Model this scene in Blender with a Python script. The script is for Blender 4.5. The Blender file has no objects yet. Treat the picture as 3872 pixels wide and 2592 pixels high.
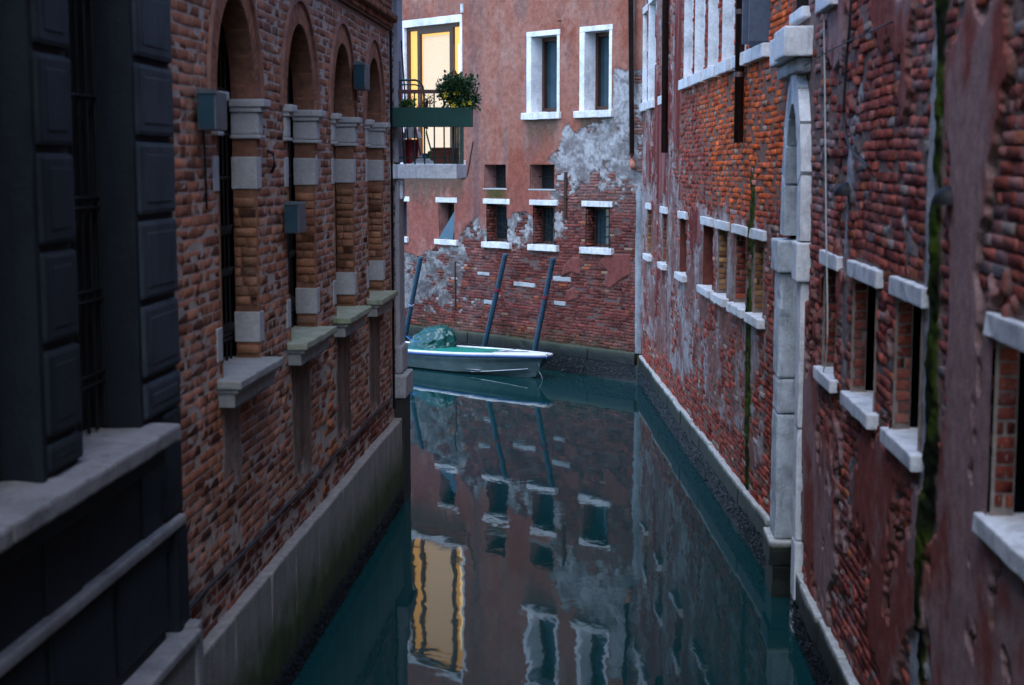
import bpy, bmesh, math, random
import numpy as np
from mathutils import Vector, Matrix, noise as mnoise

random.seed(7)
rng = np.random.default_rng(11)
S = bpy.context.scene
COL = S.collection

# ------------------------------------------------------------------ camera, sky, sun, exposure
CAM_H = 4.5
PITCH = math.radians(6.7536)
cam_d = bpy.data.cameras.new('camera')
cam = bpy.data.objects.new('camera', cam_d)
COL.objects.link(cam)
cam.location = (0, 0, CAM_H)
cam.rotation_euler = (math.radians(90) - PITCH, 0, 0)
cam_d.sensor_width = 36
cam_d.lens = 52.57
cam_d.clip_start = 0.1
cam_d.clip_end = 500
cam_d.dof.use_dof = True
cam_d.dof.focus_distance = 27.0
cam_d.dof.aperture_fstop = 2.2
S.camera = cam

SUN_EL, SUN_AZ = math.radians(58), math.radians(196)     # azimuth measured from +Y towards +X
W = bpy.data.worlds.new('World')
S.world = W
W.use_nodes = True
wn = W.node_tree
bg = wn.nodes['Background']
sky = wn.nodes.new('ShaderNodeTexSky')
sky.sky_type = 'NISHITA'
sky.sun_disc = False
sky.sun_elevation = SUN_EL
sky.sun_rotation = SUN_AZ
sky.air_density = 1.0
sky.dust_density = 0.6
sky.ozone_density = 3.0
wb = wn.nodes.new('ShaderNodeMix'); wb.data_type = 'RGBA'; wb.blend_type = 'MULTIPLY'      # cool evening white balance
wb.inputs[0].default_value = 1.0; wb.inputs[7].default_value = (0.90, 1.0, 1.10, 1)
wn.links.new(sky.outputs[0], wb.inputs[6])
wn.links.new(wb.outputs[2], bg.inputs[0])
bg.inputs[1].default_value = 0.14

sun_d = bpy.data.lights.new('sun', 'SUN')
sun_d.energy = 0.7
sun_d.angle = math.radians(60)
sun_d.color = (1.0, 0.96, 0.90)
sun = bpy.data.objects.new('sun', sun_d)
COL.objects.link(sun)
sdir = Vector((math.sin(SUN_AZ) * math.cos(SUN_EL), math.cos(SUN_AZ) * math.cos(SUN_EL), math.sin(SUN_EL)))
sun.rotation_euler = sdir.to_track_quat('Z', 'Y').to_euler()
sun.location = (0, 0, 30)

S.view_settings.view_transform = 'Standard'
S.view_settings.look = 'None'
S.view_settings.gamma = 1
S.view_settings.exposure = 1.85
S.view_settings.use_curve_mapping = False
S.render.engine = 'CYCLES'
S.cycles.max_bounces = 6
S.cycles.diffuse_bounces = 2
S.cycles.glossy_bounces = 3
S.cycles.caustics_reflective = False
S.cycles.caustics_refractive = False

# ------------------------------------------------------------------ numeric noise
def _hash(ix, iy, seed):
    h = (ix.astype(np.int64) * 374761393 + iy.astype(np.int64) * 668265263 + seed * 974634777) & 0x7fffffff
    h = ((h ^ (h >> 13)) * 1274126177) & 0x7fffffff
    return ((h ^ (h >> 16)) & 0xffffff) / float(0xffffff)

def vn(x, y, seed=0):
    x = np.asarray(x, float); y = np.asarray(y, float)
    ix = np.floor(x); iy = np.floor(y)
    fx = x - ix; fy = y - iy
    fx = fx * fx * (3 - 2 * fx); fy = fy * fy * (3 - 2 * fy)
    a = _hash(ix, iy, seed); b = _hash(ix + 1, iy, seed)
    c = _hash(ix, iy + 1, seed); d = _hash(ix + 1, iy + 1, seed)
    return (a * (1 - fx) + b * fx) * (1 - fy) + (c * (1 - fx) + d * fx) * fy

def fbm(x, y, seed=0, o=4):
    """roughly -0.5 .. 0.5"""
    s = 0; a = 0.5; t = 0
    for i in range(o):
        s = s + a * vn(x * 2 ** i, y * 2 ** i, seed + i * 17)
        t += a; a *= 0.55
    return s / t - 0.5

def sst(x, a, b):
    t = np.clip((x - a) / (b - a), 0, 1)
    return t * t * (3 - 2 * t)

def lerp(a, b, t):
    a = np.asarray(a, float); b = np.asarray(b, float)
    t = np.asarray(t)[..., None]
    return a * (1 - t) + b * t

def poly_sd(u, z, pts):
    """signed distance to a polygon, positive inside"""
    u = np.asarray(u, float); z = np.asarray(z, float)
    d = np.full(u.shape, 1e9); ins = np.zeros(u.shape, bool)
    n = len(pts)
    for i in range(n):
        ax, ay = pts[i]; bx, by = pts[(i + 1) % n]
        ex, ey = bx - ax, by - ay
        t = np.clip(((u - ax) * ex + (z - ay) * ey) / (ex * ex + ey * ey + 1e-9), 0, 1)
        d = np.minimum(d, (u - ax - ex * t) ** 2 + (z - ay - ey * t) ** 2)
        c = ((ay > z) != (by > z)) & (u < (bx - ax) * (z - ay) / (by - ay + 1e-12) + ax)
        ins ^= c
    d = np.sqrt(d)
    return np.where(ins, d, -d)

# ------------------------------------------------------------------ walls as coordinate frames (u along, z up, d out into the air)
class Wall:
    def __init__(s, O, ang, side, t=None):
        s.O = np.array(O, float)
        if t is None:
            a = math.radians(ang); t = (math.sin(a), math.cos(a))
        s.t = np.array(t, float)
        s.side = side
        s.n = np.array([s.t[1], -s.t[0]]) * side
        s.ang = math.atan2(s.t[1], s.t[0])
    def P(s, u, z, d=0.0):
        q = s.O + s.t * u + s.n * d
        return Vector((q[0], q[1], z))
    def A(s, u, z, d):
        u = np.asarray(u, float); d = np.asarray(d, float)
        return np.stack([s.O[0] + s.t[0] * u + s.n[0] * d, s.O[1] + s.t[1] * u + s.n[1] * d, np.asarray(z, float) + 0 * u], -1)
    def jamb(s, u, facing=-1):
        """the reveal at u, running inwards; facing -1 looks towards smaller u"""
        w = Wall((0, 0), 0, 1, t=-s.n)
        w.O = s.O + s.t * u
        w.n = s.t * facing
        w.side = 1 if np.allclose(np.array([w.t[1], -w.t[0]]), w.n) else -1
        return w

L = Wall((-2.894, 0), 3.84, 1)
R1 = Wall((3.1, 0), -0.785, -1)
R2 = Wall((2.03, 0), 3.125, -1)
F = Wall((2.68, 30.8), -42.3, -1)

# ------------------------------------------------------------------ object helpers
def tag(o, label=None, cat=None, group=None, kind=None):
    if label: o['label'] = label
    if cat: o['category'] = cat
    if group: o['group'] = group
    if kind: o['kind'] = kind
    return o

def empty(name, loc, label=None, cat=None, group=None):
    o = bpy.data.objects.new(name, None)
    o.location = loc
    COL.objects.link(o)
    return tag(o, label, cat, group)

def root_loc(o):
    """where an object's own origin lies in the world"""
    if o.parent is None: return o.location.copy()
    return root_loc(o.parent) + o.matrix_parent_inverse.translation + o.location

def put(name, me, mat, parent=None, loc=None):
    o = bpy.data.objects.new(name, me)
    COL.objects.link(o)
    if mat is not None and not me.materials: me.materials.append(mat)
    if parent is not None:
        o.parent = parent
        o.matrix_parent_inverse = Matrix.Translation(-root_loc(parent))
    if loc is not None: o.location = loc
    return o

def pyd(name, v, f, mat, parent=None, smooth=False, loc=None):
    me = bpy.data.meshes.new(name)
    if loc is not None:
        v = [Vector(p) - Vector(loc) for p in v]
    me.from_pydata([tuple(p) for p in v], [], f)
    if smooth: me.shade_smooth()
    return put(name, me, mat, parent, loc)

def npmesh(name, verts, quads, cols=None, smooth=False):
    me = bpy.data.meshes.new(name)
    nv, nf = len(verts), len(quads)
    me.vertices.add(nv); me.vertices.foreach_set('co', np.ascontiguousarray(verts, np.float32).ravel())
    me.loops.add(nf * 4); me.loops.foreach_set('vertex_index', np.ascontiguousarray(quads, np.int32).ravel())
    me.polygons.add(nf)
    me.polygons.foreach_set('loop_start', np.arange(0, nf * 4, 4, dtype=np.int32))
    if smooth: me.polygons.foreach_set('use_smooth', np.ones(nf, bool))
    me.update(calc_edges=True)
    if cols is not None:
        a = me.attributes.new('tint', 'FLOAT_COLOR', 'POINT')
        c = np.ones((nv, 4), np.float32); c[:, :3] = cols
        a.data.foreach_set('color', c.ravel())
    me.validate()
    return me

class MB:
    """collects shapes for one mesh"""
    def __init__(s): s.v = []; s.f = []
    def add(s, v, f):
        k = len(s.v); s.v += [Vector(p) for p in v]; s.f += [tuple(i + k for i in q) for q in f]; return s
    def box(s, w, u0, u1, z0, z1, d0, d1):
        p = [w.P(u, z, d) for d in (d0, d1) for z in (z0, z1) for u in (u0, u1)]
        return s.add(p, [(0, 1, 3, 2), (4, 6, 7, 5), (0, 4, 5, 1), (2, 3, 7, 6), (0, 2, 6, 4), (1, 5, 7, 3)])
    def tube(s, pts, r, n=8, cap=True):
        pts = [Vector(p) for p in pts]
        rr = r if isinstance(r, (list, tuple)) else [r] * len(pts)
        k = len(s.v)
        for i, p in enumerate(pts):
            a = pts[max(0, i - 1)]; b = pts[min(len(pts) - 1, i + 1)]
            t = (b - a).normalized()
            x = t.cross(Vector((0, 0, 1)))
            if x.length < 1e-3: x = t.cross(Vector((0, 1, 0)))
            x.normalize(); y = t.cross(x)
            for j in range(n):
                an = 2 * math.pi * j / n
                s.v.append(p + (x * math.cos(an) + y * math.sin(an)) * rr[i])
        for i in range(len(pts) - 1):
            for j in range(n):
                a = k + i * n + j; b = k + i * n + (j + 1) % n
                s.f.append((a, b, b + n, a + n))
        if cap:
            s.f.append(tuple(k + j for j in range(n)))
            s.f.append(tuple(k + (len(pts) - 1) * n + j for j in range(n)))
        return s
    def build(s, name, mat, parent=None, smooth=False, loc=None):
        return pyd(name, s.v, s.f, mat, parent, smooth, loc)

def block(name, w, u0, u1, z0, z1, d0, d1, mat, parent=None, bev=0.012, rough=0.003, cell=0.12, loc=None, seed=None, chip=0.0):
    """a dressed stone: chamfered, with slightly uneven faces and chipped arrises"""
    bm = bmesh.new()
    nu = max(1, min(14, int(abs(u1 - u0) / cell))); nz = max(1, min(14, int(abs(z1 - z0) / cell))); nd = max(1, min(5, int(abs(d1 - d0) / cell)))
    bmesh.ops.create_cube(bm, size=1)
    for v in bm.verts:
        v.co = Vector(((v.co.x + .5) * (u1 - u0), (v.co.y + .5) * (d1 - d0), (v.co.z + .5) * (z1 - z0)))
    if bev > 0:
        bmesh.ops.bevel(bm, geom=list(bm.edges), offset=min(bev, abs(d1 - d0) * .4, abs(z1 - z0) * .3, abs(u1 - u0) * .3), segments=2, profile=0.6, affect='EDGES')
    for ax, n, ln in ((0, nu, u1 - u0), (1, nd, d1 - d0), (2, nz, z1 - z0)):
        for i in range(1, n):
            no = Vector((0, 0, 0)); no[ax] = 1
            co = Vector((0, 0, 0)); co[ax] = ln * i / n
            bmesh.ops.bisect_plane(bm, geom=list(bm.verts) + list(bm.edges) + list(bm.faces), plane_co=co, plane_no=no, dist=1e-5)
    sd = random.random() * 100 if seed is None else seed
    for v in bm.verts:
        c = v.co
        q = Vector((c.x * 7 + sd, c.y * 7, c.z * 7 + sd * .3))
        nv = mnoise.noise_vector(q)
        k = rough
        if chip > 0:
            big = mnoise.noise(Vector((c.x * 4 + sd * 2, c.y * 4, c.z * 4)))
            if big > 0.25: k += chip * (big - .25) * 2
        v.co = c + nv * k
    pts = {}
    for v in bm.verts:
        p = w.P(u0 + v.co.x, z0 + v.co.z, d0 + v.co.y)
        v.co = p - Vector(loc) if loc is not None else p
    bmesh.ops.recalc_face_normals(bm, faces=list(bm.faces))
    me = bpy.data.meshes.new(name)
    bm.to_mesh(me); bm.free()
    return put(name, me, mat, parent, loc)

# ------------------------------------------------------------------ materials
def newmat(name):
    m = bpy.data.materials.new(name); m.use_nodes = True
    nt = m.node_tree
    return m, nt, nt.nodes['Principled BSDF']

def ramp(nt, src, stops):
    r = nt.nodes.new('ShaderNodeValToRGB')
    nt.links.new(src, r.inputs[0])
    e = r.color_ramp.elements
    while len(e) < len(stops): e.new(0.5)
    for i, (p, c) in enumerate(stops):
        e[i].position = p
        e[i].color = (*c, 1) if len(c) == 3 else c
    return r.outputs[0]

def ntex(nt, scale, detail=4, rough=0.6, vec=None, dist=0.0):
    n = nt.nodes.new('ShaderNodeTexNoise')
    n.inputs['Scale'].default_value = scale; n.inputs['Detail'].default_value = detail
    n.inputs['Roughness'].default_value = rough; n.inputs['Distortion'].default_value = dist
    if vec is not None: nt.links.new(vec, n.inputs['Vector'])
    return n

def coords(nt, sc=(1, 1, 1)):
    g = nt.nodes.new('ShaderNodeNewGeometry')
    mp = nt.nodes.new('ShaderNodeMapping')
    mp.inputs['Scale'].default_value = sc
    nt.links.new(g.outputs['Position'], mp.inputs['Vector'])
    return mp.outputs[0]

def mix(nt, fac, a, b, mode='MIX'):
    m = nt.nodes.new('ShaderNodeMix'); m.data_type = 'RGBA'; m.blend_type = mode
    for s, i in ((fac, 0), (a, 6), (b, 7)):
        if hasattr(s, 'links') or isinstance(s, bpy.types.NodeSocket): nt.links.new(s, m.inputs[i])
        else: m.inputs[i].default_value = s if i == 0 else ((*s, 1) if len(s) == 3 else s)
    return m.outputs[2]

def bump(nt, bs, h, strength=0.4, dist=0.01):
    b = nt.nodes.new('ShaderNodeBump')
    b.inputs['Strength'].default_value = strength; b.inputs['Distance'].default_value = dist
    nt.links.new(h, b.inputs['Height']); nt.links.new(b.outputs[0], bs.inputs['Normal'])

def zpos(nt, a, b, amp=0.3):
    """0 below a, 1 above b (a waterline or tide mark)"""
    g = nt.nodes.new('ShaderNodeNewGeometry'); sp = nt.nodes.new('ShaderNodeSeparateXYZ')
    nt.links.new(g.outputs['Position'], sp.inputs[0])
    n = ntex(nt, 3.0, 3, 0.6, coords(nt))
    ad = nt.nodes.new('ShaderNodeMath'); ad.operation = 'MULTIPLY_ADD'
    nt.links.new(n.outputs[0], ad.inputs[0]); ad.inputs[1].default_value = amp
    nt.links.new(sp.outputs[2], ad.inputs[2])
    mr = nt.nodes.new('ShaderNodeMapRange')
    mr.inputs[1].default_value = a + amp / 2; mr.inputs[2].default_value = b + amp / 2
    nt.links.new(ad.outputs[0], mr.inputs[0])
    return mr.outputs[0]

def brick_mat(name, source, lime=(0.40, 0.38, 0.37), lime_amt=0.55):
    m, nt, bs = newmat(name)
    if source == 'object':
        o = nt.nodes.new('ShaderNodeObjectInfo'); c = o.outputs['Color']
    else:
        a = nt.nodes.new('ShaderNodeAttribute'); a.attribute_name = 'tint'; c = a.outputs['Color']
    v = coords(nt)
    n1 = ntex(nt, 16, 5, 0.65, v); n2 = ntex(nt, 60, 4, 0.6, v)
    var = ramp(nt, n1.outputs[0], [(0.25, (0.70, 0.68, 0.66)), (0.75, (1.24, 1.21, 1.18))])
    c1 = mix(nt, 1.0, c, var, 'MULTIPLY')
    spk = ramp(nt, n2.outputs[0], [(0.56, (0, 0, 0)), (0.72, (lime_amt,) * 3)])
    c2 = mix(nt, spk, c1, lime)
    n4 = ntex(nt, 1.7, 7, 0.72, v)                       # salt bloom in drifts
    bloom = ramp(nt, n4.outputs[0], [(0.50, (0, 0, 0)), (0.70, (0.24,) * 3)])
    c2 = mix(nt, bloom, c2, (0.36, 0.30, 0.29))
    nt.links.new(c2, bs.inputs['Base Color'])
    bs.inputs['Roughness'].default_value = 1.0
    bs.inputs['Specular IOR Level'].default_value = 0.06
    nb = ntex(nt, 60, 8, 0.75, v)
    bump(nt, bs, nb.outputs[0], 0.55, 0.006)
    return m

def plaster_mat(name):
    m, nt, bs = newmat(name)
    a = nt.nodes.new('ShaderNodeAttribute'); a.attribute_name = 'tint'
    v = coords(nt)
    n1 = ntex(nt, 9, 6, 0.7, v)
    var = ramp(nt, n1.outputs[0], [(0.25, (0.62, 0.6, 0.58)), (0.75, (1.3, 1.28, 1.26))])
    c1 = mix(nt, 1.0, a.outputs['Color'], var, 'MULTIPLY')
    n2 = ntex(nt, 70, 3, 0.6, v)
    var2 = ramp(nt, n2.outputs[0], [(0.3, (0.72,) * 3), (0.7, (1.2,) * 3)])
    c2 = mix(nt, 1.0, c1, var2, 'MULTIPLY')
    nt.links.new(c2, bs.inputs['Base Color'])
    bs.inputs['Roughness'].default_value = 1.0
    bs.inputs['Specular IOR Level'].default_value = 0.04
    nb = ntex(nt, 38, 6, 0.72, v)
    bump(nt, bs, nb.outputs[0], 0.6, 0.012)
    return m

def stone_mat(name, col, stain=(0.12, 0.13, 0.14), amt=0.6, sc=3.0, rough=0.75, streak=0.35, bmp=0.35):
    m, nt, bs = newmat(name)
    v = coords(nt); vs = coords(nt, (1, 1, 0.16))
    n1 = ntex(nt, sc, 6, 0.68, v); n2 = ntex(nt, 30, 5, 0.7, v); n3 = ntex(nt, sc * 3.5, 4, 0.6, vs)
    f1 = ramp(nt, n1.outputs[0], [(0.45, (0, 0, 0)), (0.8, (amt,) * 3)])
    c = mix(nt, f1, col, stain)
    f3 = ramp(nt, n3.outputs[0], [(0.52, (0, 0, 0)), (0.75, (streak,) * 3)])
    c = mix(nt, f3, c, stain)
    var = ramp(nt, n2.outputs[0], [(0.3, (0.8,) * 3), (0.7, (1.12,) * 3)])
    c = mix(nt, 1.0, c, var, 'MULTIPLY')
    nt.links.new(c, bs.inputs['Base Color'])
    bs.inputs['Roughness'].default_value = rough
    bs.inputs['Specular IOR Level'].default_value = 0.3
    bump(nt, bs, n2.outputs[0], bmp, 0.008)
    return m

def tidal_mat(name, dry, wet, wet2, a, b, rough=0.6, amp=0.3):
    """stone that the tide has coloured: dry above, algae below the tide mark"""
    m, nt, bs = newmat(name)
    v = coords(nt); vs = coords(nt, (1, 1, 0.2))
    z = zpos(nt, a, b, amp)
    n1 = ntex(nt, 5, 6, 0.7, v); n2 = ntex(nt, 40, 4, 0.65, v); n3 = ntex(nt, 9, 4, 0.6, vs)
    alg = ramp(nt, n1.outputs[0], [(0.35, wet), (0.65, wet2)])
    dv = ramp(nt, n3.outputs[0], [(0.3, tuple(x * .62 for x in dry)), (0.65, dry)])
    zb = zpos(nt, a - (b - a) * .9, a + (b - a) * .25, amp)
    alg = mix(nt, zb, tuple(x * .5 for x in wet), alg)
    c = mix(nt, z, alg, dv)
    var = ramp(nt, n2.outputs[0], [(0.3, (0.75,) * 3), (0.7, (1.15,) * 3)])
    c = mix(nt, 1.0, c, var, 'MULTIPLY')
    nt.links.new(c, bs.inputs['Base Color'])
    bs.inputs['Roughness'].default_value = rough
    bump(nt, bs, n2.outputs[0], 0.5, 0.012)
    return m

def plain(name, col, rough=0.6, metal=0.0, var=0.25, sc=12.0, bmp=0.15, spec=0.4, emit=None, es=0.0):
    m, nt, bs = newmat(name)
    n = ntex(nt, sc, 5, 0.65, coords(nt))
    vr = ramp(nt, n.outputs[0], [(0.3, (1 - var,) * 3), (0.7, (1 + var * .6,) * 3)])
    c = mix(nt, 1.0, col, vr, 'MULTIPLY')
    nt.links.new(c, bs.inputs['Base Color'])
    bs.inputs['Roughness'].default_value = rough; bs.inputs['Metallic'].default_value = metal
    bs.inputs['Specular IOR Level'].default_value = spec
    if bmp: bump(nt, bs, n.outputs[0], bmp, 0.006)
    if emit: bs.inputs['Emission Color'].default_value = (*emit, 1); bs.inputs['Emission Strength'].default_value = es
    return m

M = {}
M['brick'] = brick_mat('brick_mesh', 'mesh'); M['brick_o'] = brick_mat('brick_single', 'object')
M['plaster'] = plaster_mat('plaster')
M['istria'] = stone_mat('istrian_stone', (0.78, 0.78, 0.78), (0.16, 0.165, 0.17), 0.6, 4.0, streak=0.45)
M['istria_grey'] = stone_mat('weathered_stone', (0.44, 0.46, 0.47), (0.10, 0.105, 0.11), 0.75, 2.2)
M['jamb_stone'] = stone_mat('portal_stone', (0.58, 0.62, 0.65), (0.04, 0.045, 0.05), 0.8, 3.4, streak=0.5, bmp=0.8)
M['quoin'] = stone_mat('window_quoin', (0.44, 0.42, 0.40), (0.25, 0.24, 0.23), 0.5)
M['sill_moss'] = stone_mat('mossy_sill', (0.36, 0.36, 0.27), (0.12, 0.165, 0.025), 1.0, 6.0)
M['black_stone'] = stone_mat('shaded_sooty_stone', (0.010, 0.014, 0.018), (0.0015, 0.002, 0.003), 1.0, 1.8, streak=0.9, bmp=0.7)  # grimy stone, albedo lowered further to stand in for dimness at the left
M['black_sill'] = stone_mat('worn_sill', (0.27, 0.25, 0.24), (0.035, 0.035, 0.038), 0.7, 2.5)
M['coping'] = tidal_mat('coping', (0.62, 0.62, 0.57), (0.010, 0.014, 0.006), (0.034, 0.046, 0.010), 0.53, 0.585, 0.6, 0.09)
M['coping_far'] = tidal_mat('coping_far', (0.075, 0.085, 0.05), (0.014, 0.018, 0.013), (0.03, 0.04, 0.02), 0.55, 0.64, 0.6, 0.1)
M['plinth'] = tidal_mat('plinth', (0.31, 0.275, 0.24), (0.03, 0.042, 0.008), (0.075, 0.10, 0.016), 0.50, 0.92, 0.7, 0.6)
M['base'] = tidal_mat('wet_base', (0.035, 0.04, 0.035), (0.012, 0.02, 0.022), (0.03, 0.045, 0.045), 0.05, 0.4, 0.35)
M['mussel'] = plain('mussel', (0.022, 0.026, 0.032), 0.4, 0, 0.5, 30)
M['pipe_brown'] = plain('pipe_brown', (0.055, 0.028, 0.022), 0.45, 0.3, 0.4, 8)
M['pipe_white'] = plain('pipe_white', (0.5, 0.55, 0.56), 0.5, 0, 0.35, 8)
M['clay'] = plain('clay', (0.42, 0.17, 0.12), 0.8)
M['iron'] = plain('iron', (0.018, 0.017, 0.018), 0.6, 0.6, 0.4, 20)
M['rust'] = plain('rust', (0.06, 0.03, 0.022), 0.85, 0.2, 0.5, 25)
M['wood_dark'] = plain('wood_dark', (0.055, 0.022, 0.013), 0.5, 0, 0.3, 15)
M['wood_wet'] = plain('wood_wet', (0.02, 0.018, 0.014), 0.55, 0, 0.5, 10)
M['dark'] = plain('dark_interior', (0.012, 0.013, 0.015), 0.9)
M['white_paint'] = stone_mat('white_paint', (0.84, 0.85, 0.87), (0.16, 0.17, 0.18), 0.7, 2.6, 0.6, streak=0.2)
M['shutter'] = plain('shutter', (0.07, 0.09, 0.13), 0.6, 0, 0.3, 10)
M['pole'] = plain('pole', (0.018, 0.055, 0.095), 0.5, 0, 0.35, 9)
M['cable'] = plain('cable', (0.02, 0.02, 0.024), 0.6)
M['cable_white'] = plain('cable_white', (0.45, 0.47, 0.45), 0.6)
M['planter'] = plain('planter_green', (0.004, 0.055, 0.042), 0.45, 0, 0.2)
M['rail_green'] = plain('rail_green', (0.012, 0.05, 0.04), 0.45, 0.2, 0.3)
M['rail_brown'] = plain('rail_brown', (0.12, 0.06, 0.05), 0.5)
M['red'] = plain('red_plastic', (0.22, 0.012, 0.02), 0.45)
M['blue'] = plain('blue_plastic', (0.02, 0.2, 0.55), 0.5)
M['cloth'] = plain('cloth', (0.6, 0.62, 0.64), 0.9)
M['terracotta'] = plain('terracotta', (0.22, 0.07, 0.04), 0.8)
M['leaf'] = plain('leaf', (0.03, 0.085, 0.035), 0.5, 0, 0.5, 25, 0)
M['leaf2'] = plain('leaf_light', (0.07, 0.16, 0.03), 0.5, 0, 0.5, 25, 0)
M['yellow'] = plain('yellow_petal', (0.75, 0.6, 0.03), 0.6)
M['lamp_metal'] = plain('lamp_metal', (0.10, 0.115, 0.125), 0.5, 0.3)
M['rope_red'] = plain('rope_red', (0.3, 0.02, 0.025), 0.8)
M['rope'] = plain('rope_pale', (0.35, 0.42, 0.5), 0.8)
M['hull'] = plain('hull', (0.075, 0.11, 0.115), 0.4, 0, 0.35, 3.5, 0.05)
M['hull_red'] = plain('antifouling', (0.05, 0.025, 0.02), 0.6)
M['deck_white'] = plain('deck_white', (0.75, 0.78, 0.8), 0.35, 0, 0.15, 4, 0.05)
M['rub_blue'] = plain('rub_rail', (0.02, 0.07, 0.22), 0.5)
M['tarp_teal'] = plain('tarp_teal', (0.008, 0.24, 0.18), 0.45)
M['tarp_dark'] = plain('tarp_dark', (0.008, 0.075, 0.07), 0.28, 0, 0.12, 6, 0.1, 0.6)

def glass_mat(name, col, rough=0.06):
    m, nt, bs = newmat(name)
    n = ntex(nt, 2.5, 3, 0.5, coords(nt))
    c = ramp(nt, n.outputs[0], [(0.3, tuple(x * .6 for x in col)), (0.7, col)])
    nt.links.new(c, bs.inputs['Base Color'])
    bs.inputs['Roughness'].default_value = rough
    bs.inputs['Specular IOR Level'].default_value = 0.7
    return m
M['glass'] = glass_mat('window_glass', (0.015, 0.03, 0.038))
M['glass_blue'] = glass_mat('glass_blue', (0.03, 0.075, 0.10), 0.12)
M['lit_wall'] = plain('lit_room', (0.30, 0.14, 0.03), 0.8, 0, 0.1, 3, 0, 0.1, (1.0, 0.55, 0.17), 0.36)
M['lit_strip'] = plain('lit_curtain', (0.4, 0.28, 0.12), 0.8, 0, 0.1, 3, 0, 0.1, (1.0, 0.74, 0.36), 0.85)
M['blind'] = plain('blind', (0.36, 0.33, 0.29), 0.6, 0, 0.06, 3, 0, 0.1, (1.0, 0.80, 0.50), 0.15)

def water_mat():
    m, nt, bs = newmat('canal_water')
    g = nt.nodes.new('ShaderNodeNewGeometry')
    v = coords(nt, (1.0, 0.55, 1))
    n1 = ntex(nt, 1.6, 3, 0.5, v, 0.4)
    n2 = ntex(nt, 6.5, 3, 0.5, v, 0.6)
    n3 = ntex(nt, 0.35, 2, 0.5, v)
    gate = ramp(nt, n3.outputs[0], [(0.42, (0.15,) * 3), (0.6, (1, 1, 1))])
    h2 = mix(nt, 1.0, n2.outputs[0], gate, 'MULTIPLY')
    ad = nt.nodes.new('ShaderNodeMath'); ad.operation = 'MULTIPLY_ADD'
    nt.links.new(h2, ad.inputs[0]); ad.inputs[1].default_value = 0.16; nt.links.new(n1.outputs[0], ad.inputs[2])
    bs.inputs['Base Color'].default_value = (0.004, 0.034, 0.036, 1)
    bs.inputs['Roughness'].default_value = 0.03
    bs.inputs['IOR'].default_value = 1.33
    bs.inputs['Specular IOR Level'].default_value = 0.31
    bump(nt, bs, ad.outputs[0], 0.017, 0.2)
    return m
M['water'] = water_mat()

# ------------------------------------------------------------------ bricks
def free_spans(ops, z, u0, u1):
    """the parts of a course at height z that no opening cuts"""
    cuts = []
    for o in ops:
        if o['z0'] <= z <= o['z1']:
            a, b = o['u0'], o['u1']
            if 'spring' in o and z > o['spring']:
                k = min(1, (z - o['spring']) / (o['z1'] - o['spring']))
                hw = (b - a) / 2 * math.sqrt(max(0, 1 - k * k)); c = (a + b) / 2
                a, b = c - hw, c + hw
            cuts.append((a, b))
    cuts.sort()
    out = []; p = u0
    for a, b in cuts:
        if a > p: out.append((p, min(a, u1)))
        p = max(p, b)
    if p < u1: out.append((p, u1))
    return out

def lay_bricks(u0, u1, z0, z1, ops, bl, bh, joint, seed=0, wave=0.006, bond='run'):
    r = np.random.default_rng(seed)
    res = []
    course = bh + joint
    k0 = int(math.ceil(z0 / course)); k1 = int(math.floor(z1 / course))
    for k in range(k0, k1):
        zc = (k + .5) * course
        off = (0.5 * (k % 2) + (0.25 if (k // 2) % 3 == 0 else 0)) * bl + r.uniform(-.02, .02)
        for a, b in free_spans(ops, zc, u0, u1):
            if b - a < 0.03: continue
            p = math.floor((a - off) / bl) * bl + off
            while p < b:
                ln = bl
                if r.random() < 0.3:
                    cuts = [(p, p + bl * .5), (p + bl * .5, p + bl)]
                else: cuts = [(p, p + bl)]
                for c0, c1 in cuts:
                    s0 = max(c0, a) + joint * .6; s1 = min(c1, b) - joint * .6
                    if s1 - s0 > 0.025:
                        res.append(((s0 + s1) / 2, zc, s1 - s0, bh))
                p += ln
    a = np.array(res) if res else np.zeros((0, 4))
    if len(a): a[:, 1] += wave * 2 * fbm(a[:, 0] * .8, a[:, 1] * .3, seed + 5, 2)
    return a

QT = np.array([(0, 1, 5, 4), (1, 2, 6, 5), (2, 3, 7, 6), (3, 0, 4, 7),
               (4, 5, 9, 8), (5, 6, 10, 9), (6, 7, 11, 10), (7, 4, 8, 11), (8, 9, 10, 11)])

def brick_local(n, ln, ht, prot, r, back=-0.05, ch=0.0045, jit=0.0024):
    """n x 12 x (u,z,d) corner offsets"""
    sx = np.array([-1, 1, 1, -1]); sz = np.array([-1, -1, 1, 1])
    V = np.zeros((n, 12, 3))
    for ring, (ins, dd) in enumerate(((0, None), (0, -1), (1, 0))):
        i = slice(ring * 4, ring * 4 + 4)
        V[:, i, 0] = sx * (ln[:, None] / 2 - ins * ch)
        V[:, i, 1] = sz * (ht[:, None] / 2 - ins * ch)
        V[:, i, 2] = back if dd is None else prot[:, None] + dd * ch * .8
    V[:, 4:8, :] += r.normal(0, jit, (n, 4, 3))
    V[:, 8:, :2] += r.normal(0, jit, (n, 4, 2))
    V[:, 8:, 2] += r.normal(0, .0018, (n, 1)) * sx + r.normal(0, .0015, (n, 1)) * sz + r.normal(0, .0008, (n, 4))
    nick = r.random((n, 4)) < .08                      # broken corners
    V[:, 8:, 2] -= nick * .007; V[:, 4:8, 2] -= nick * .012
    return V

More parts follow.
